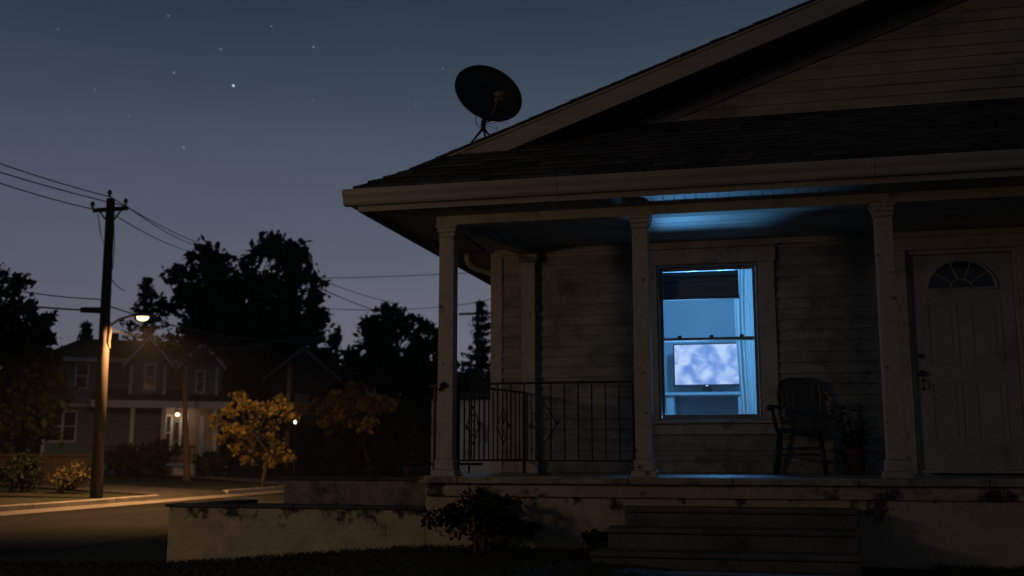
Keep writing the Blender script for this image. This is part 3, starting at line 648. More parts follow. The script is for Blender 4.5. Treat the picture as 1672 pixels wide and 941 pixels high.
# roller shade
sh = thing('window_shade', 'dark folded fabric shade drawn down a little across the window top', 'shade', (-.45,WY+.2,3.1))
b = MB(); zz0 = PY(1100,487,WY+.19).z; zz1 = PY(1100,445,WY+.19).z; nf = 5
for i in range(nf):
    z0_ = zz0+(zz1-zz0)*i/nf; z1_ = zz0+(zz1-zz0)*(i+1)/nf
    b.hexa([(-1.05,WY+.175-.012,z0_+.006),(-.115,WY+.175-.012,z0_+.006),(-.115,WY+.215,z0_),(-1.05,WY+.215,z0_),(-1.05,WY+.19,z1_),(-.115,WY+.19,z1_),(-.115,WY+.215,z1_-.002),(-1.05,WY+.215,z1_-.002)])
b.build('fabric', M['shade'], sh)
b = MB(); b.box((-1.06,WY+.155,zz0-.025),(-.11,WY+.22,zz0-.001)); b.build('bottom_rail', M['black'], sh, bevel=.004)
# sheer curtain
cu = thing('curtain', 'pale sheer curtain hanging in folds at the right side of the window', 'curtain', (.02,WY+.25,3.25))
b = MB(); nx_, nz_ = 60, 40; vs = []; fs = []
for j in range(nz_+1):
    q = j/nz_; z = 3.27-q*2.15; wl = -.135-.03*math.sin(q*4.2+.6)-.015*q
    for i in range(nx_+1):
        u = i/nx_; x = wl+(.22-wl)*u
        vs.append((x, WY+.26+(.065)*math.sin(u*13+.8*math.sin(q*2.4)+q*1.2)*(.5+.5*q)+.012*math.sin(u*57+q*3), z))
for j in range(nz_):
    for i in range(nx_): a_ = j*(nx_+1)+i; fs.append((a_, a_+1, a_+nx_+2, a_+nx_+1))
b.add(vs, fs); b.build('fabric', M['curtain'], cu, smooth=True)
b = MB(); b.tube([(-1.3,WY+.27,3.285),(.5,WY+.27,3.285)], .012, 8); b.build('curtain_rod', M['bg_trim'], cu)
# unseen blue lamps, added to brighten the room and the porch ceiling
lp = thing('added_floor_lamp', 'small added blue lamp on the living room floor, unseen behind the window sill', 'lamp', (-.88,13.7,FZ))
b = MB(); b.lathe((-.88,13.7,FZ), [(.10,0),(.10,.015),(.03,.03),(.018,.06),(.018,.36),(.03,.38)], 16); b.build('base', M['black'], lp)
b = MB(); b.lathe((-.88,13.7,FZ+.40), [(.02,0),(.035,.02),(.035,.05),(.015,.07)], 12); b.build('bulb', M['lampglow'], lp)
BL = (.16,.52,1.0)
ll = light('added_floor_lamp_light', 'SPOT', (-.88,13.7,1.42), 330, BL, spot_size=R(75), spot_blend=.7, shadow_soft_size=.34); aim(ll, Vector((-.45,9.8,3.4))-Vector((-.40,14.05,1.42)))  # added spot that throws the blue glow up onto the porch ceiling
cl = thing('added_ceiling_lamp', 'added blue ceiling lamp in the living room, unseen above the window shade', 'lamp', (-.5,13.0,3.46))
b = MB(); b.lathe((-.5,13.0,3.38), [(.03,0),(.12,.01),(.14,.05),(.06,.085)], 18); b.build('shade', M['lampglow'], cl, smooth=True)
light('added_ceiling_lamp_light', 'POINT', (-.5,13.0,3.30), 125, (.14,.49,1.0), shadow_soft_size=.1)  # added fill light for the room walls and porch floor

# ================================================================== PORCH FURNITURE
def chair():
    p = PY(1300,768,11.02); t = thing('armchair', 'dark wooden slat back chair with one armrest between the window and the pot', 'chair', (p.x+.05,p.y+.04,FZ), R(-5))
    W = .23; b = MB()
    b.hexa([(-W,-.24,.42),(W,-.24,.42),(W*.86,.22,.42),(-W*.86,.22,.42),(-W,-.24,.46),(W,-.24,.46),(W*.86,.22,.46),(-W*.86,.22,.46)]); b.build('seat', M['darkwood'], t, True, .014)
    for sx_, sy_ in ((-1,-1),(1,-1),(-1,1),(1,1)):
        b = MB(); b.tube([(sx_*W*.84,sy_*.2,.42),(sx_*W*.94,sy_*.22,.22),(sx_*W*1.06,sy_*.25,0)], [.021,.024,.017], 10); b.build('leg', M['darkwood'], t, True, smooth=True)
    b = MB()
    for sx_ in (-1,1): b.tube([(sx_*W*.92,-.21,.20),(sx_*W*.92,.21,.20)], .011, 8)
    b.tube([(-W*.92,0,.20),(W*.92,0,.20)], .011, 8); b.tube([(-W*.95,-.225,.26),(W*.95,-.225,.26)], .011, 8); b.build('stretcher', M['darkwood'], t, True, smooth=True)
    b = MB()                                          # bowed back frame with a broad crest
    pts = [(-W*.80,.19,.46),(-W*.93,.215,.62),(-W*.95,.235,.80),(-W*.90,.25,.91),(-W*.72,.258,.962),(-W*.4,.262,.98),(0,.264,.985),(W*.4,.262,.98),(W*.72,.258,.962),(W*.90,.25,.91),(W*.95,.235,.80),(W*.93,.215,.62),(W*.80,.19,.46)]
    b.tube(pts, .017, 10); b.hexa([(-W*.80,.238,.865),(W*.80,.238,.865),(W*.80,.256,.865),(-W*.80,.256,.865),(-W*.70,.25,.965),(W*.70,.25,.965),(W*.70,.268,.965),(-W*.70,.268,.965)]); b.build('backrest', M['darkwood'], t, True)
    for i in range(5):
        x = .012+(-2+i)*.053; b = MB(); b.hexa([(x*.85-.021,.19,.46),(x*.85+.021,.19,.46),(x*.85+.021,.202,.46),(x*.85-.021,.202,.46),(x*1.1-.027,.242,.87),(x*1.1+.027,.242,.87),(x*1.1+.027,.254,.87),(x*1.1-.027,.254,.87)]); b.build('slat', M['darkwood'], t, True, .003)
    b = MB(); b.tube([(-W*.93,.22,.69),(-W*1.10,.08,.685),(-W*1.18,-.12,.68),(-W*1.2,-.24,.665)], [.017,.02,.024,.028], 10); b.tube([(-W*.97,-.17,.46),(-W*1.14,-.18,.67)], .014, 8); b.tube([(-W*.95,.02,.46),(-W*1.12,.02,.675)], .011, 8); b.build('armrest', M['darkwood'], t, True, smooth=True)
chair()
p = PY(1395,768,11.1)
pt = thing('flower_pot', 'terracotta pot with a scraggly dark plant beside the porch armchair', 'plant pot', (p.x,p.y,FZ))
b = MB(); b.lathe((p.x,p.y,FZ), [(.085,0),(.10,.01),(.125,.20),(.145,.205),(.148,.255),(.13,.256),(.12,.225),(.02,.222)], 24); b.build('pot', M['terracotta'], pt, smooth=False)
b = MB(); lv = MB()
for i in range(16):
    a = random.uniform(0, 6.28); ln = random.uniform(.25,.56); sp = random.uniform(.05,.22); pts = [(p.x+.04*math.cos(a), p.y+.04*math.sin(a), FZ+.21)]
    for k_ in range(1, 5):
        q = k_/4; pts.append((p.x+(.04+sp*q)*math.cos(a)+random.gauss(0,.012), p.y+(.04+sp*q)*math.sin(a)*.7, FZ+.21+ln*q+random.gauss(0,.008)))
    b.tube(pts, [.008,.007,.006,.005,.003], 6)
    for k_ in range(9):
        q = random.uniform(.15,1) if i % 3 else random.uniform(.1,.55); j = min(3, int(q*4)); bp_ = Vector(pts[j]).lerp(Vector(pts[j+1]), q*4-j if q*4-j <= 1 else 1)
        d1 = Vector((random.gauss(0,1),random.gauss(0,1),random.gauss(.3,.8))).normalized(); d2 = d1.orthogonal().normalized()*random.uniform(.012,.02); l_ = random.uniform(.05,.10)
        lv.quad(bp_, bp_+d1*l_*.5+d2, bp_+d1*l_, bp_+d1*l_*.5-d2)
b.build('stem', M['leaf_plant'], pt); lv.build('foliage', M['leaf_plant'], pt)
b = MB(); b.lathe((p.x,p.y,FZ+.213), [(.115,0),(.115,.006)], 20); b.build('soil', M['soil'], pt)
b = MB(); b.box((1.72,10.75,FZ+.004),(2.55,11.28,FZ+.02)); tag(b.build('doormat', mat('doormat_fibre', (.02,.018,.016), .95, .4, 30, .8, 150), bevel=.006), 'dark bristle doormat on the porch floor below the front door', 'doormat')

# ================================================================== VEGETATION
def leaf_quads(mb, pts, size, flat=.0, aspect=.55):
    n = len(pts); d = rng.normal(size=(n,3)); d /= np.linalg.norm(d, axis=1)[:,None]
    e = rng.normal(size=(n,3)); e -= (e*d).sum(1)[:,None]*d; e /= np.linalg.norm(e, axis=1)[:,None]
    s = size*rng.uniform(.4,1.6,size=n)[:,None]
    P = np.asarray(pts); A = P-d*s*.5; B = P+e*s*aspect*.5; C_ = P+d*s*.5; D__ = P-e*s*aspect*.5
    v = np.stack([A,B,C_,D__], 1).reshape(-1,3); k = len(mb.v)
    mb.v += [tuple(x) for x in v.tolist()]; mb.f += [(k+4*i,k+4*i+1,k+4*i+2,k+4*i+3) for i in range(n)]
def blob_points(c, r, n, nclump, spread=.28, shell=.55):
    c = np.array(c); r = np.array(r)
    d = rng.normal(size=(nclump,3)); d /= np.linalg.norm(d, axis=1)[:,None]; rad = shell+(1-shell)*rng.random(nclump)**.6
    cc = d*rad[:,None]; idx = rng.integers(0, nclump, n); sz = spread*rng.uniform(.6,1.3,nclump)
    o = rng.normal(size=(n,3))*.5*sz[idx][:,None]; return c+(cc[idx]+o)*r
def tree(name, label, cat, base, blobs, n, size, m, trunk_r=.2, nclump=26, group=None, spread=.28, limbs=True, bark=None, aspect=.6, kindname='crown'):
    t = thing(name, label, cat, base, 0, group); base = Vector(base)
    mb = MB(); tot = sum(b_[1][0]*b_[1][1]*b_[1][2] for b_ in blobs)
    for c, r in blobs:
        k_ = max(50, int(n*(r[0]*r[1]*r[2])/tot)); leaf_quads(mb, blob_points(c, r, k_, max(6, int(nclump*(r[0]*r[1]*r[2]/tot)*len(blobs))), spread), size, aspect=aspect)
    cr_ = mb.build(kindname, m, t)
    top = Vector(max(blobs, key=lambda q: q[0][2])[0]); tb = MB()
    p1 = base.lerp(top, .35)+Vector((random.gauss(0,.1),random.gauss(0,.1),0))*trunk_r*3; p1.x = base.x*.6+p1.x*.4
    tb.tube([base-Vector((0,0,.05)), base+Vector((0,0,.25)), p1, base.lerp(top,.7), top], [trunk_r*1.5,trunk_r*1.1,trunk_r*.85,trunk_r*.5,trunk_r*.15], 10)
    tk = tb.build('trunk', bark or M['bark'], t, smooth=True)
    if limbs:
        for c, r in blobs:
            lm = MB(); s0 = base.lerp(top, random.uniform(.35,.6)); c = Vector(c); mid = s0.lerp(c,.5)+Vector((0,0,-.1*r[2]))
            lm.tube([s0, mid, c], [trunk_r*.5,trunk_r*.35,trunk_r*.1], 7)
            for q in range(4):
                e_ = c+Vector((random.uniform(-1,1)*r[0],random.uniform(-1,1)*r[1],random.uniform(-.4,1)*r[2]))*.8; lm.tube([s0.lerp(c,.6), s0.lerp(c,.6).lerp(e_,.5)+Vector((0,0,.1)), e_], [trunk_r*.22,trunk_r*.15,trunk_r*.04], 5)
            lm.build('limb', bark or M['bark'], tk, smooth=True)
    return t
def pxblob(x, y, D, rx, ry, rd=None):                # silhouette ellipse measured in the photo -> real ellipsoid at distance D
    c = PD(x, y, D); k = D/F; return (tuple(c), (rx*k, (rd or rx)*k, ry*k))
def base_at(x, D, z=.2): p = PD(x, 740, D); return (p.x, p.y, z)
BT = 'dark trees across the street'
D = 62
tree('broadleaf_tree', 'largest dark broadleaf tree with a broad lumpy crown behind the street lamp', 'tree', base_at(405,D),
     [pxblob(335,450,D,52,48), pxblob(445,440,D,55,52), pxblob(405,520,D,90,70), pxblob(495,495,D,45,50), pxblob(300,500,D,36,45), pxblob(450,590,D,95,70), pxblob(520,560,D,30,50), pxblob(350,600,D,70,60), pxblob(475,425,D,32,28), pxblob(325,420,D,30,22)], 20000, .44, M['leaf_dark'], .45, 46, BT)
D = 66
tree('broadleaf_tree', 'rounded dark broadleaf tree just left of the porch column', 'tree', base_at(645,D),
     [pxblob(650,555,D,55,55), pxblob(605,575,D,40,45), pxblob(695,575,D,36,55), pxblob(640,640,D,80,60), pxblob(590,620,D,45,50), pxblob(700,660,D,50,60)], 12000, .44, M['leaf_dark'], .35, 42, BT)
D = 36
tree('broadleaf_tree', 'dark tree cut off by the left edge of the picture beside the wooden fence', 'tree', base_at(-10,D),
     [pxblob(-20,480,D,70,58), pxblob(35,540,D,55,55), pxblob(-10,600,D,95,80), pxblob(60,610,D,48,60), pxblob(20,690,D,70,60), pxblob(75,660,D,36,50)], 9000, .26, M['leaf_dark'], .25, 40, BT)
def conifer(label, x, D, ytop, ybot, half, n=22, leaf=.5):
    b_ = Vector(base_at(x, D)); ztop = PD(x, ytop, D).z; zb = PD(x, ybot, D).z; Rr = half*D/F
    t = thing('conifer_tree', label, 'tree', b_, 0, BT)
    tb = MB(); tb.tube([b_, (b_.x,b_.y,ztop)], [.22,.02], 8); tb.build('trunk', M['bark'], t)
    mb = MB()
    for k_ in range(n):
        q = k_/(n-1); z = zb+(ztop-zb)*q; rr = Rr*(1-q)**.85*random.uniform(.7,1.25)+.12
        for j in range(8):
            a = random.uniform(0, 6.28); rl = rr*random.uniform(.55,1.35)
            pts = [(b_.x+math.cos(a)*rl*s, b_.y+math.sin(a)*rl*s, z-.25*rl*s+.55*rl*s*s+random.gauss(0,.04)) for s in np.linspace(.1,1,8)]
            P_ = np.repeat(np.array(pts), 3, 0)+rng.normal(size=(24,3))*.09*np.array([1,1,.5]); leaf_quads(mb, P_, leaf, aspect=.3)
    mb.build('foliage', M['leaf_pine'], t)
conifer('dark spiky conifer rising right above the street lamp', 225, 58, 452, 640, 64, 15, .38)
conifer('dark conifer seen behind the open left side of the porch', 785, 62, 492, 700, 46, 17, .36)
conifer('small conifer top over the far roof left of the lamp pole', 128, 75, 528, 640, 20, 12)
g = MB()
for px_ in range(-260, 900, 26):
    Dd = random.uniform(88, 100); yt = 628+22*math.sin(px_*.021)+random.uniform(-22,22); c = PD(px_, (yt+770)/2, Dd); k_ = Dd/F
    leaf_quads(g, blob_points(tuple(c), (34*k_, 30*k_, (770-yt)/2*k_), 700, 22, .4, .3), 1.0, aspect=.7)
tag(g.build('distant_trees', M['leaf_dark']), 'far dark mass of trees closing the view behind the houses', 'trees', kind='stuff')
# street trees lit by the lamp
def spray(D, pts, r0=15):                              # small leaf sprays at the ends of thin branches
    return [pxblob(x, y, D+random.uniform(-.9,.9), r0*random.uniform(.75,1.25), r0*.68*random.uniform(.75,1.25)) for x, y in pts]
D = 36.5
tree('street_tree', 'small golden leaved tree lit by the street lamp beside the road', 'tree', tuple(PZ(429,795,.14)),
     spray(D, [(352,690),(372,672),(391,652),(393,672),(415,662),(412,688),(436,668),(458,660),(476,672),(446,695),(425,712),(398,706),(376,698),(366,712),(392,728),(420,735),(452,728),(462,748),(404,748),(436,752)]),
     3000, .15, M['leaf_gold'], .05, 6, 'small street trees', spread=.5, bark=M['bark_dark'])
D = 45
tree('street_tree', 'amber lit tree with a slim trunk in front of the dark hedge', 'tree', tuple(PZ(604,778,.15)),
     spray(D, [(508,668),(524,680),(530,658),(548,672),(552,648),(566,664),(575,645),(585,636),(590,660),(600,678),(612,652),(620,670),(560,690),(580,696),(540,694),(632,660),(606,694)], 17),
     2400, .18, leafmat('amber_leaves', (.10,.07,.02), (.36,.25,.08), .4), .08, 6, 'small street trees', spread=.5)
D = 40
tree('street_tree', 'bare lower trunk with a thin dark crown standing in front of the grey house', 'tree', tuple(PZ(305,785,.15)),
     [pxblob(300,555,D,42,24), pxblob(335,575,D,28,20), pxblob(278,580,D,26,18)], 700, .2, M['leaf_dark'], .125, 12, 'small street trees', bark=mat('brown_bark', (.12,.08,.055), .9, .3, 6, .4, 30, stretch=(3,3,.5)), limbs=False)
# shrubs
def shrub(label, x, y, D, rx, ry, n, size, m, group='shrubs along the street', z=None, name='shrub'):
    c = PD(x, y, D); k_ = D/F; zb = lawn_z(c.x) if c.x > -8 else .15
    t = thing(name, label, 'shrub', (c.x,c.y,zb), 0, group); mb = MB()
    H_ = (c.z-zb)+ry*k_; blobs = []
    for i in range(5): blobs.append(((c.x+random.uniform(-.5,.5)*rx*k_, c.y+random.uniform(-.4,.4)*rx*k_, zb+H_*random.uniform(.35,.7)), (rx*k_*.6, rx*k_*.6, H_*.38)))
    for b_ in blobs: leaf_quads(mb, blob_points(b_[0], b_[1], n//5, 9, .4, .4), size, aspect=.55)
    mb.build('foliage', m, t)
    st = MB()
    for i in range(9):
        b_ = random.choice(blobs); e_ = Vector(b_[0])+Vector((random.gauss(0,.4)*b_[1][0],random.gauss(0,.4)*b_[1][1],random.uniform(0,.8)*b_[1][2]))
        st.tube([(c.x+random.gauss(0,.03),c.y+random.gauss(0,.03),zb-.03), Vector((c.x,c.y,zb)).lerp(e_,.5)+Vector((0,0,.05)), e_], [.012,.009,.004], 6)
    st.build('stem', M['bark'], t); return t
shrub('low bush with lamplit leaf tips at the foot of the lamp pole', 100, 785, 27.5, 44, 28, 1000, .10, leafmat('lamplit_bush_leaves', (.025,.022,.009), (.13,.105,.04), .3))
shrub('dark bush in front of the wooden fence at the left picture edge', 18, 780, 28, 44, 36, 1500, .11, M['leaf_dark'])
for lab, x, y, D, rx, ry in (('dark hedge bush below the left windows of the grey house', 205, 748, 44, 34, 24), ('dark bush below the grey house porch railing', 262, 750, 44, 36, 26),
        ('dark bush right of the bare trunk near the lit porch', 350, 755, 43, 34, 22), ('large dark shrub behind the golden leaved tree', 455, 730, 52, 50, 50), ('broad dark shrub right of the small dark pole', 520, 725, 54, 55, 56),
        ('dark shrub behind the amber lit tree', 590, 735, 54, 50, 48), ('dark shrub left of the rusty handrail post', 665, 740, 50, 50, 52), ('dark shrub beyond the pale shed', 770, 700, 55, 50, 70)):
    shrub(lab, x, y, D, rx, ry, 1500, .26, M['leaf_dark'])
shrub('large dark bush growing against the porch base wall', 786, 856, 9.3, 84, 50, 1700, .058, M['leaf_bush'], 'bushes at the porch base', name='bush')
shrub('small dark bush beside the porch steps', 968, 882, 9.2, 32, 20, 340, .055, M['leaf_bush'], 'bushes at the porch base', name='bush')

# ================================================================== STREET FURNITURE
PB = PZ(157,814,.10); PDp = (PB-CAM).dot(_f0)/1.0
def onpole(x, y):                                      # point at the pole's horizontal depth
    d = ray(x, y); return CAM+d*(PDp/d.dot(_f0))
top = onpole(181,325)
UP = thing('utility_pole', 'tall wooden utility pole with a crossarm rising left of the street lamp', 'utility pole', PB)
b = MB(); b.tube([PB-Vector((0,0,.1)), PB.lerp(top,.5), top], [.15,.13,.105], 14); b.build('pole', M['wood_pole'], UP, smooth=True)
ca, cb = onpole(152,344), onpole(209,340)
b = MB(); b.tube([ca, cb], .06, 4); b.build('crossarm', M['wood_pole'], UP)
for q in ((153,344),(207,339),(181,325)):
    p = onpole(*q); b = MB(); b.lathe((p.x,p.y-.06,p.z+.05), [(.03,0),(.03,.05),(.06,.07),(.05,.13),(.03,.17)], 10); b.build('insulator', M['insul'], UP)
b = MB()
for q in ((162,344),(200,341)): b.tube([onpole(*q), onpole(179,368)], .022, 6)
b.build('brace', M['steel'], UP)
b = MB(); b.tube([onpole(160,350),onpole(164,380),onpole(170,402),onpole(175,380)], .012, 5); b.tube([onpole(186,360),onpole(187,405),onpole(184,440)], .010, 5); b.build('jumper_wire', M['wire'], UP)
bb = onpole(178,548); b = MB(); b.tube([bb+Vector((.05,-.1,.35)), bb+Vector((.12,-.16,.1)), bb+Vector((.08,-.14,-.2)), bb+Vector((.16,-.16,-.35))], [.03,.06,.05,.02], 8); b.build('cable_bundle', M['wood_pole'], UP)
# street lamp
LP = onpole(233,519); a0 = onpole(174,536)
SL = thing('street_lamp', 'lit orange street lamp on a curved arm fixed to the utility pole', 'street lamp', a0)
b = MB(); b.tube([a0, a0.lerp(LP,.35)+Vector((0,0,.13)), a0.lerp(LP,.75)+Vector((0,0,.14)), LP+Vector((-.14,0,.05))], .028, 10); b.build('arm', M['steel'], SL, smooth=True)
dirl = (LP-a0); dirl.z = 0; dirl.normalize(); nl = Vector((-dirl.y, dirl.x, 0))
def ell(mb, c, ax, ay, az, z0=-1, z1=1, n=18, m_=8):
    vs = []; fs = []
    for i in range(m_+1):
        ph = math.asin(max(-1, min(1, z0+(z1-z0)*i/m_))); 
        for k_ in range(n): a = 2*math.pi*k_/n; vs.append(c+dirl*(ax*math.cos(ph)*math.cos(a))+nl*(ay*math.cos(ph)*math.sin(a))+Vector((0,0,az*math.sin(ph))))
    for i in range(m_):
        for k_ in range(n): fs.append((i*n+k_, i*n+(k_+1) % n, (i+1)*n+(k_+1) % n, (i+1)*n+k_))
    fs += [tuple(range(n))[::-1], tuple(range(m_*n, (m_+1)*n))]
    mb.add(vs, fs)
b = MB(); ell(b, LP+Vector((0,0,.03)), .23,.12,.085,.0,1); hd = b.build('lamp_head', M['steel'], SL, smooth=True)
b = MB(); ell(b, LP+Vector((0,0,.025)), .155,.10,.11,-1,0); b.build('lens', M['lens'], hd, smooth=True)
sp = light('street_lamp_light', 'SPOT', LP+dirl*.12+Vector((0,0,-.20)), 2400, (1,.50,.19), spot_size=R(166), spot_blend=.22, shadow_soft_size=.20); aim(sp, (-.07,.17,-1))
# splice case on wire and fence
FB = thing('fence', 'brown wooden board fence at the left beside the lamp pole', 'fence', base_at(75,33,.15))
f0_, f1_ = Vector(base_at(-140,33,.15)), Vector(base_at(152,33,.15)); b = MB(); nb = 52; dv = (f1_-f0_)/nb; nv = Vector((-dv.y,dv.x,0)).normalized()*.02
for i in range(nb):
    p = f0_+dv*i; h = 1.03+random.uniform(-.02,.02); q = p+dv*.94
    b.hexa([p-nv,q-nv,q+nv,p+nv]+[v+Vector((0,0,h)) for v in (p-nv,q-nv,q+nv,p+nv)])
b.build('fence_board', M['fence'], FB)
for f in (0,.36,.74,1):
    p = f0_.lerp(f1_, f); b = MB(); b.cbox((p.x,p.y-.06,.15+.57),(.11,.09,1.14)); b.build('post', M['fence'], FB, bevel=.006)
b = MB(); b.tube([f0_+Vector((0,-.04,.95)), f1_+Vector((0,-.04,.95))], .035, 4); b.tube([f0_+Vector((0,-.04,.3)), f1_+Vector((0,-.04,.3))], .035, 4); b.build('rail', M['fence'], FB)
# second utility pole and small dark post
p2 = Vector(base_at(779,58,.2)); z2 = PD(779,487,58).z
U2 = thing('utility_pole', 'distant thin utility pole among the conifer branches behind the porch', 'utility pole', p2)
b = MB(); b.tube([p2, (p2.x,p2.y,z2)], [.16,.11], 10); b.build('pole', M['wood_pole'], U2, smooth=True)
b = MB(); b.box((p2.x-1.1,p2.y-.06,z2-.75),(p2.x+1.1,p2.y+.06,z2-.63)); b.build('crossarm', M['wood_pole'], U2)
p3 = Vector(base_at(468,40,.2)); z3 = PD(468,592,40).z
U3 = thing('wooden_post', 'slim dark wooden post between the golden tree and the far lamp', 'post', p3)
b = MB(); b.tube([p3, (p3.x,p3.y,z3)], [.10,.085], 10); b.build('shaft', mat('brown_post', (.10,.065,.05), .9, .3, 5, .3, 30), U3, smooth=True)
b = MB(); b.lathe((p3.x,p3.y,z3), [(.09,0),(.10,.03),(.03,.06)], 10); b.build('cap', M['wood_pole'], U3)
# wires
WG = 'overhead wires'
def wire(label, P, Q, r=.014, sag=.3, n=24):
    P, Q = Vector(P), Vector(Q); m_ = MB(); pts = [P.lerp(Q, i/n)-Vector((0,0,4*sag*(i/n)*(1-i/n))) for i in range(n+1)]; m_.tube(pts, r, 6)
    return tag(m_.build('power_line', M['wire'], smooth=True), label, 'power line', WG)
def PXp(x, y, X): d = ray(x, y); return CAM+d*((X-CAM.x)/d.x)
tA, tB, tC = onpole(181,322), onpole(207,337), onpole(153,342)
def ext(A, q): # from anchor A through photo point q with same X line, on to next pole
    p = PXp(q[0], q[1], A.x-.05); return A+(p-A)*1.25
wire('uppermost wire left of the utility pole, tied to the pole top', tA, ext(tA,(0,265)), sag=.05)
wire('second wire left of the utility pole, just under the uppermost', tB, ext(tB,(0,279)), sag=.05)
wire('third and lowest of the upper wires left of the pole, from its left arm end', tC, ext(tC,(0,297)), sag=.05)
wire('uppermost wire sloping right from the utility pole top to the big tree', tA, PD(372,410,58), sag=.25)
wire('middle wire sloping right from the right end of the crossarm', tB, PD(350,405,58), sag=.3)
wire('lowest of three wires sloping right from the crossarm to the big tree', onpole(188,352), PD(318,412,52), sag=.15)
wire('thin upper cable from the left tree to the middle of the pole', PD(-60,455,25), onpole(166,489), .014, .1)
wire('thick lower cable with a splice box left of the pole', PD(-40,488,25), onpole(166,507), .022, .06)
wire('service wire from pole to the dark roof, lit just right of the lamp', onpole(178,500), PD(540,548,45), .016, .5)
wire('lower lamplit wire from the pole towards the dark house', onpole(180,538), PD(440,560,44), .016, .35)
wire('short wire dropping from pole to the conifer by the lamp', onpole(178,450), PD(205,474,40), .014, .1)
wire('long level wire behind the porch column above the other far wires', PD(500,455,50), PD(800,444,58), .02, .05)
wire('far wire sloping down to the rounded tree from the big tree crown', PD(510,452,48), PD(650,497,58), .018, .1)
wire('lowest far wire sloping down between the two big trees', PD(510,465,48), PD(612,507,58), .022, .05)
wire('far wire sagging left from the distant pole behind the porch', PD(520,503,56), PD(779,494,57.9), .02, .25)
wire('short far wire right of the distant pole running to the house corner', PD(779,494,57.9), PD(830,478,55), .02, .05)
sbx = (onpole(166,507)*.92+PD(-40,488,25)*.08); b = MB(); b.tube([sbx-Vector((.3,0,-.0)), sbx+Vector((.25,0,-.03))], [.07,.08], 8)
tag(b.build('splice_box', M['black']), 'black splice box hanging on the thick cable by the pole', 'splice box')

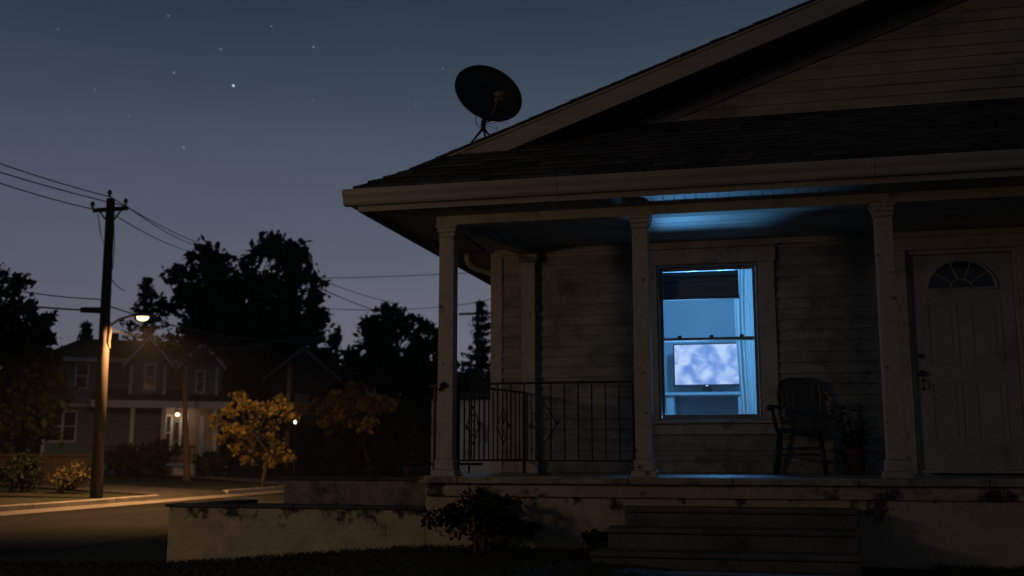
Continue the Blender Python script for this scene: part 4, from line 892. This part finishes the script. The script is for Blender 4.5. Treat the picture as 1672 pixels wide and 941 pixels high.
# ================================================================== HOUSES ACROSS THE STREET
def bg_house():
    D = 50; sc = D/F; o = PD(215,740,D); dirx = Vector((o.y, -(o.x), 0)); 
    v = Vector((o.x, o.y, 0)).normalized(); ang = math.atan2(v.y, v.x)-math.pi/2
    t = thing('grey_house', 'two storey grey blue house with twin gables and a lit porch across the street', 'house', (o.x,o.y,.1), ang)
    X = lambda px: (px-215)*sc*.94; Z = lambda py: 1.1+(740-py)*sc
    P = lambda b, n, m, par=t, bev=0: b.build(n, m, par, True, bev)
    e1, e2 = X(72), X(362)
    w = MB(); w.box((e1,0,0),(e2,8,Z(590))); wl = P(w, 'wall', M['bg_siding'])
    def bay(a, c, za, label):
        m_ = MB(); y0 = -1.3; zt = Z(596); m_.box((a,y0,Z(652)),(c,-.002,zt)); mid = (a+c)/2
        m_.prism([(a,y0,zt),(c,y0,zt),(mid,y0,za-.15)], (0,3.5,0)); bw = P(m_, 'bay', M['bg_siding'])
        r = MB()
        for s in (-1,1):
            ex = mid+s*((c-a)/2+.4); ez = zt-.22
            r.hexa([(ex,y0-.35,ez),(mid,y0-.35,za),(mid,4,za),(ex,4,ez),(ex,y0-.35,ez+.16),(mid,y0-.35,za+.16),(mid,4,za+.16),(ex,4,ez+.16)])
        P(r, 'bay_roof', M['bg_roof'], bw)
        tr_ = MB()
        for s in (-1,1):
            ex = mid+s*((c-a)/2+.4); ez = zt-.22
            tr_.hexa([(ex,y0-.38,ez-.08),(mid,y0-.38,za-.08),(mid,y0-.352,za-.08),(ex,y0-.352,ez-.08),(ex,y0-.38,ez+.12),(mid,y0-.38,za+.12),(mid,y0-.352,za+.12),(ex,y0-.352,ez+.12)])
        for x in (a,c): tr_.box((x-.07,y0-.03,Z(652)),(x+.07,y0-.002,zt-.1))
        tr_.box((a,y0-.028,Z(652)),(c,y0-.003,Z(648)))
        P(tr_, 'bay_trim', M['bg_trim'], bw)
        return y0
    y0 = bay(X(207), X(262), Z(556), ''); bay(X(296), X(349), Z(562), '')
    r = MB(); zr = Z(548); ze = Z(592)
    r.hexa([(e1-.4,-.4,ze),(e2+.4,-.4,ze),(e2-1.2,4,zr),(e1+1.2,4,zr),(e1-.4,-.4,ze+.18),(e2+.4,-.4,ze+.18),(e2-1.2,4,zr+.18),(e1+1.2,4,zr+.18)])
    r.hexa([(e1-.4,8.4,ze),(e1+1.2,4,zr),(e2-1.2,4,zr),(e2+.4,8.4,ze),(e1-.4,8.4,ze+.18),(e1+1.2,4,zr+.18),(e2-1.2,4,zr+.18),(e2+.4,8.4,ze+.18)])
    for ex, ix in ((e1-.4,e1+1.2),(e2+.4,e2-1.2)): r.prism([(ex,-.4,ze+.17),(ex,8.4,ze+.17),(ix,4,zr+.17)], (0,0,.012))
    P(r, 'roof', M['bg_roof'])
    q = MB(); q.box((e1-.42,-.46,ze-.06),(X(205),-.405,ze+.14)); q.box((X(265),-.46,ze-.06),(X(294),-.405,ze+.14)); P(q, 'eave_trim', M['bg_trim'])
    # porch
    p = MB(); a, c = X(108), X(368); zt = Z(652); zl = Z(663)
    p.hexa([(X(150),-3.2,zl),(c,-3.2,zl),(c,-.002,zl),(X(150),-.002,zl),(X(150),-3.2,zl+.12),(c,-3.2,zl+.12),(c,-.002,zt+.45),(X(150),-.002,zt+.45)]); pr_ = P(p, 'porch_roof', M['bg_roof'])
    p = MB(); p.box((X(150)-.05,-3.28,zl-.22),(c+.05,-3.205,zl+.10)); p.box((X(90),-.5,zl-.1),(X(150)-.06,-.02,zl+.05)); P(p, 'porch_trim', M['bg_trim'], pr_)
    for x in (213,262,345):
        p = MB(); p.box((X(x)-.09,-3.15,.5),(X(x)+.09,-2.97,zl-.005)); P(p, 'porch_post', M['bg_trim'])
    p = MB(); p.box((X(150),-3.2,0),(c,-.003,.55)); P(p, 'porch_deck', M['bg_trim'])
    p = MB(); p.box((X(150),-3.1,1.35),(X(315),-3.05,1.42)); p.box((X(150),-3.1,.7),(X(315),-3.05,.76))
    x = X(150)
    while x < X(315): p.box((x,-3.09,.761),(x+.05,-3.06,1.349)); x += .16
    P(p, 'porch_rail', M['fence'])
    p = MB(); p.box((X(262),-.035,.55),(X(352),-.004,zl-.05)); P(p, 'porch_wall', M['bg_porch_wall'])
    def window(a, c, zb, zt_, y, mull=False):
        m_ = MB(); s = .10
        m_.box((X(a)-s,y-.05,zb-s),(X(a),y-.004,zt_+s)); m_.box((X(c),y-.05,zb-s),(X(c)+s,y-.004,zt_+s)); m_.box((X(a)+.001,y-.05,zt_),(X(c)-.001,y-.004,zt_+s)); m_.box((X(a)+.001,y-.05,zb-s),(X(c)-.001,y-.004,zb)); m_.box((X(a)+.001,y-.04,(zb+zt_)/2-.03),(X(c)-.001,y-.012,(zb+zt_)/2+.03))
        if mull: m_.box(((X(a)+X(c))/2-.07,y-.048,zb+.001),((X(a)+X(c))/2+.07,y-.02,zt_-.001))
        wo = P(m_, 'window', M['bg_trim']); g_ = MB(); g_.box((X(a),y-.011,zb),(X(c),y-.006,zt_)); P(g_, 'pane', M['bg_glass'], wo)
    window(82,121,Z(720),Z(675),0,True); window(119,135,Z(634),Z(598),0); window(231,244,Z(637),Z(600),y0); window(316,326,Z(640),Z(608),y0)
    window(270,277,1.3,Z(680),-.036); window(296,303,1.3,Z(678),-.036)
    d = MB(); d.box((X(262)-.12,-2.2,.55),(X(262),-.036,zl-.05)); P(d, 'added_partition', M['bg_siding'])  # partition added to keep the porch lamp off the wall to its left
    d = MB(); d.box((X(281),-.07,.55),(X(292),-.037,Z(685))); dd = P(d, 'door', M['bg_siding']); d = MB(); d.box((X(283),-.075,1.7),(X(290),-.071,Z(690))); P(d, 'door_glass', M['bg_glass'], dd)
    d = MB(); d.box((X(326),-.06,.55),(X(334),-.037,Z(678))); P(d, 'side_light', M['bg_trim'])
    c_ = MB(); c_.box((e1-.06,-.03,0),(e1+.1,-.004,ze-.07)); P(c_, 'corner_board', M['bg_trim'])
    # porch light
    lx, lz = X(287), Z(677)
    g_ = MB(); g_.lathe((lx,-.45,lz-.13), [(.03,.03),(.09,.06),(.11,.12),(.09,.18),(.03,.21)], 16); P(g_, 'porch_light', M['porch_globe'])
    g_ = MB(); g_.tube([(lx,-.04,lz+.16),(lx,-.3,lz+.2),(lx,-.45,lz+.11)], .025, 8); P(g_, 'light_bracket', M['black'])
    ch = MB(); ch.box((X(165),4.2,zr-.4),(X(180),5.0,zr+.55)); P(ch, 'chimney', M['bg_roof'])
    mw = Matrix.Translation(t.location) @ Matrix.Rotation(ang, 4, 'Z')
    light('porch_lamp_light', 'POINT', mw @ Vector((lx,-.75,lz-.05)), 17, (1,.62,.37), shadow_soft_size=.12)
bg_house()
def dark_house():
    D = 58; sc = D/F; o = PD(490,740,D); v = Vector((o.x,o.y,0)).normalized(); ang = math.atan2(v.y, v.x)-math.pi/2
    t = thing('gabled_house', 'dark gabled house half hidden by trees behind the golden leaved tree', 'house', (o.x,o.y,.1), ang)
    W = 1.75; zt = 1.1+(740-615)*sc; za = 1.1+(740-573)*sc
    b = MB(); b.box((-W,0,0),(W,9,zt)); b.prism([(-W,0,zt),(W,0,zt),(0,0,za)], (0,9,0)); b.build('wall', mat('dark_brown_siding', (.03,.03,.032), .8, .15, 3, .2, 9, stretch=(.05,.05,6)), t, True)
    b = MB()
    for s in (-1,1): b.hexa([(s*(W+.4),-.4,zt-.32),(0,-.4,za+.05),(0,9.4,za+.05),(s*(W+.4),9.4,zt-.32),(s*(W+.4),-.4,zt-.12),(0,-.4,za+.25),(0,9.4,za+.25),(s*(W+.4),9.4,zt-.12)])
    b.build('roof', M['bg_roof'], t, True)
    b = MB()
    for s in (-1,1): b.hexa([(s*(W+.4),-.44,zt-.34),(0,-.44,za+.03),(0,-.405,za+.03),(s*(W+.4),-.405,zt-.34),(s*(W+.4),-.44,zt-.14),(0,-.44,za+.23),(0,-.405,za+.23),(s*(W+.4),-.405,zt-.14)])
    b.build('rake_trim', mat('dim_trim', (.16,.16,.16), .7, .1, 3, 0), t, True)
    b = MB(); b.box((-.4,-.03,3.2),(.4,-.002,4.4)); b.build('window', M['bg_glass'], t, True)
dark_house()
# far lamp
c = PD(482,688,48); fl_ = thing('lamp_post', 'small white globe lamp shining far off right of the dark post', 'lamp', (c.x,c.y,.15))
b = MB(); b.tube([(c.x,c.y,.1),(c.x,c.y,c.z-.12)], .035, 8); b.build('post', M['black'], fl_)
b = MB(); b.lathe((c.x,c.y,c.z-.12), [(.02,0),(.06,.04),(.07,.09),(.05,.14),(.02,.16)], 14); b.build('globe', M['far_globe'], fl_, smooth=True)
# pale shed seen past the porch's left column
a, c = PD(700,640,20), PD(830,650,20)
sx0, sx1, sy = a.x, c.x, a.y+.2
SH = thing('shed', 'pale corrugated shed behind the porch railing at the house corner', 'shed', ((sx0+sx1)/2,sy+1,.35))
zt = PD(760,653,20).z
b = MB(); x = sx0
while x < sx1: b.box((x,sy+random.uniform(0,.004),.3),(x+.088,sy+.04,zt)); b.box((x+.09,sy+.012,.3),(x+.107,sy+.04,zt)); x += .109
b.box((sx0,sy+.041,.3),(sx1,sy+1.8,zt)); b.build('wall', M['shed'], SH)
b = MB(); b.hexa([(sx0-.08,sy-.1,zt),(sx1+.08,sy-.1,zt),(sx1+.08,sy+1.95,zt+.2),(sx0-.08,sy+1.95,zt+.2),(sx0-.08,sy-.1,zt+.05),(sx1+.08,sy-.1,zt+.05),(sx1+.08,sy+1.95,zt+.25),(sx0-.08,sy+1.95,zt+.25)]); b.build('roof', M['bg_roof'], SH)
b = MB(); b.box((sx0+.62,sy-.02,.35),(sx0+1.2,sy-.003,zt-.15)); b.build('door', M['shed'], SH, bevel=.004)

hb = MB(); hb.box((-130,-62,-1.2),(150,180,24)); hz = hb.build('haze', None or bpy.data.materials.new('haze_air'))
hm = hz.data.materials[0]; hm.use_nodes = True; hn = hm.node_tree; hn.nodes.clear(); ho = hn.nodes.new('ShaderNodeOutputMaterial'); pv = hn.nodes.new('ShaderNodeVolumePrincipled')
pv.inputs['Color'].default_value = (.85,.88,.92,1); pv.inputs['Density'].default_value = .00045; pv.inputs['Anisotropy'].default_value = .45; hn.links.new(pv.outputs[0], ho.inputs['Volume'])
tag(hz, 'thin night haze in the air over the street and yards', 'haze', kind='stuff')

# ================================================================== STARS
ST = [(381,140,1.0,'brightest star of the night sky, above the utility pole side of the roof'),(512,77,.5,'blue white star right of the brightest one and above it'),(443,43,.42,'small star above and right of the brightest star'),
      (360,80,.42,'small star straight above the brightest star'),(284,119,.5,'star left of the brightest star, slightly higher'),(275,26,.38,'star near the top edge of the sky, left of centre'),
      (95,48,.3,'faint star nearest the top left corner of the sky'),(155,147,.32,'faint star at the far left below the corner star'),(210,189,.32,'faint star high above the utility pole top'),
      (300,241,.5,'lowest clear star, right above the power lines'),(409,240,.22,'very faint low star right of the lowest clear star'),(511,165,.32,'dim star half way between the brightest star and the dish'),
      (678,170,.32,'dim star lower left of the satellite dish'),(723,113,.34,'dim star just left of the satellite dish rim')]
smats = {}
for x, y, bgt, lab in ST:
    p = PD(x, y, 850); r = .75 if bgt > .9 else .55; m_ = MB(); m_.lathe(p, [(r*math.cos(a_), r*math.sin(a_)) for a_ in np.linspace(-1.5, 1.5, 7)], 10)
    if bgt not in smats: smats[bgt] = emit('star_light', (.6,.8,1), 1.5*bgt**1.6, False)
    tag(m_.build('star', smats[bgt]), lab, 'star', 'stars in the night sky')

# ================================================================== CAMERA / RENDER
cd = bpy.data.cameras.new('camera'); cam = bpy.data.objects.new('camera', cd); col.objects.link(cam)
cd.sensor_width = 36; cd.lens = F/1672*36; cd.clip_start = .05; cd.clip_end = 2000
cam.location = CAM; cam.rotation_euler = (math.pi/2+PH, 0, TH)
cd.dof.use_dof = True; cd.dof.focus_distance = 10.3; cd.dof.aperture_fstop = 1.5; cd.dof.aperture_blades = 0
scn.camera = cam
scn.view_settings.view_transform = 'Standard'; scn.view_settings.look = 'None'; scn.view_settings.exposure = 0; scn.view_settings.gamma = 1
scn.render.engine = 'CYCLES'; cy = scn.cycles
cy.use_adaptive_sampling = False; cy.use_denoising = True
try: cy.denoiser = 'OPENIMAGEDENOISE'
except Exception: pass
cy.max_bounces = 6; cy.diffuse_bounces = 4; cy.transparent_max_bounces = 8; cy.caustics_reflective = False; cy.caustics_refractive = False
cy.sample_clamp_indirect = 2.0
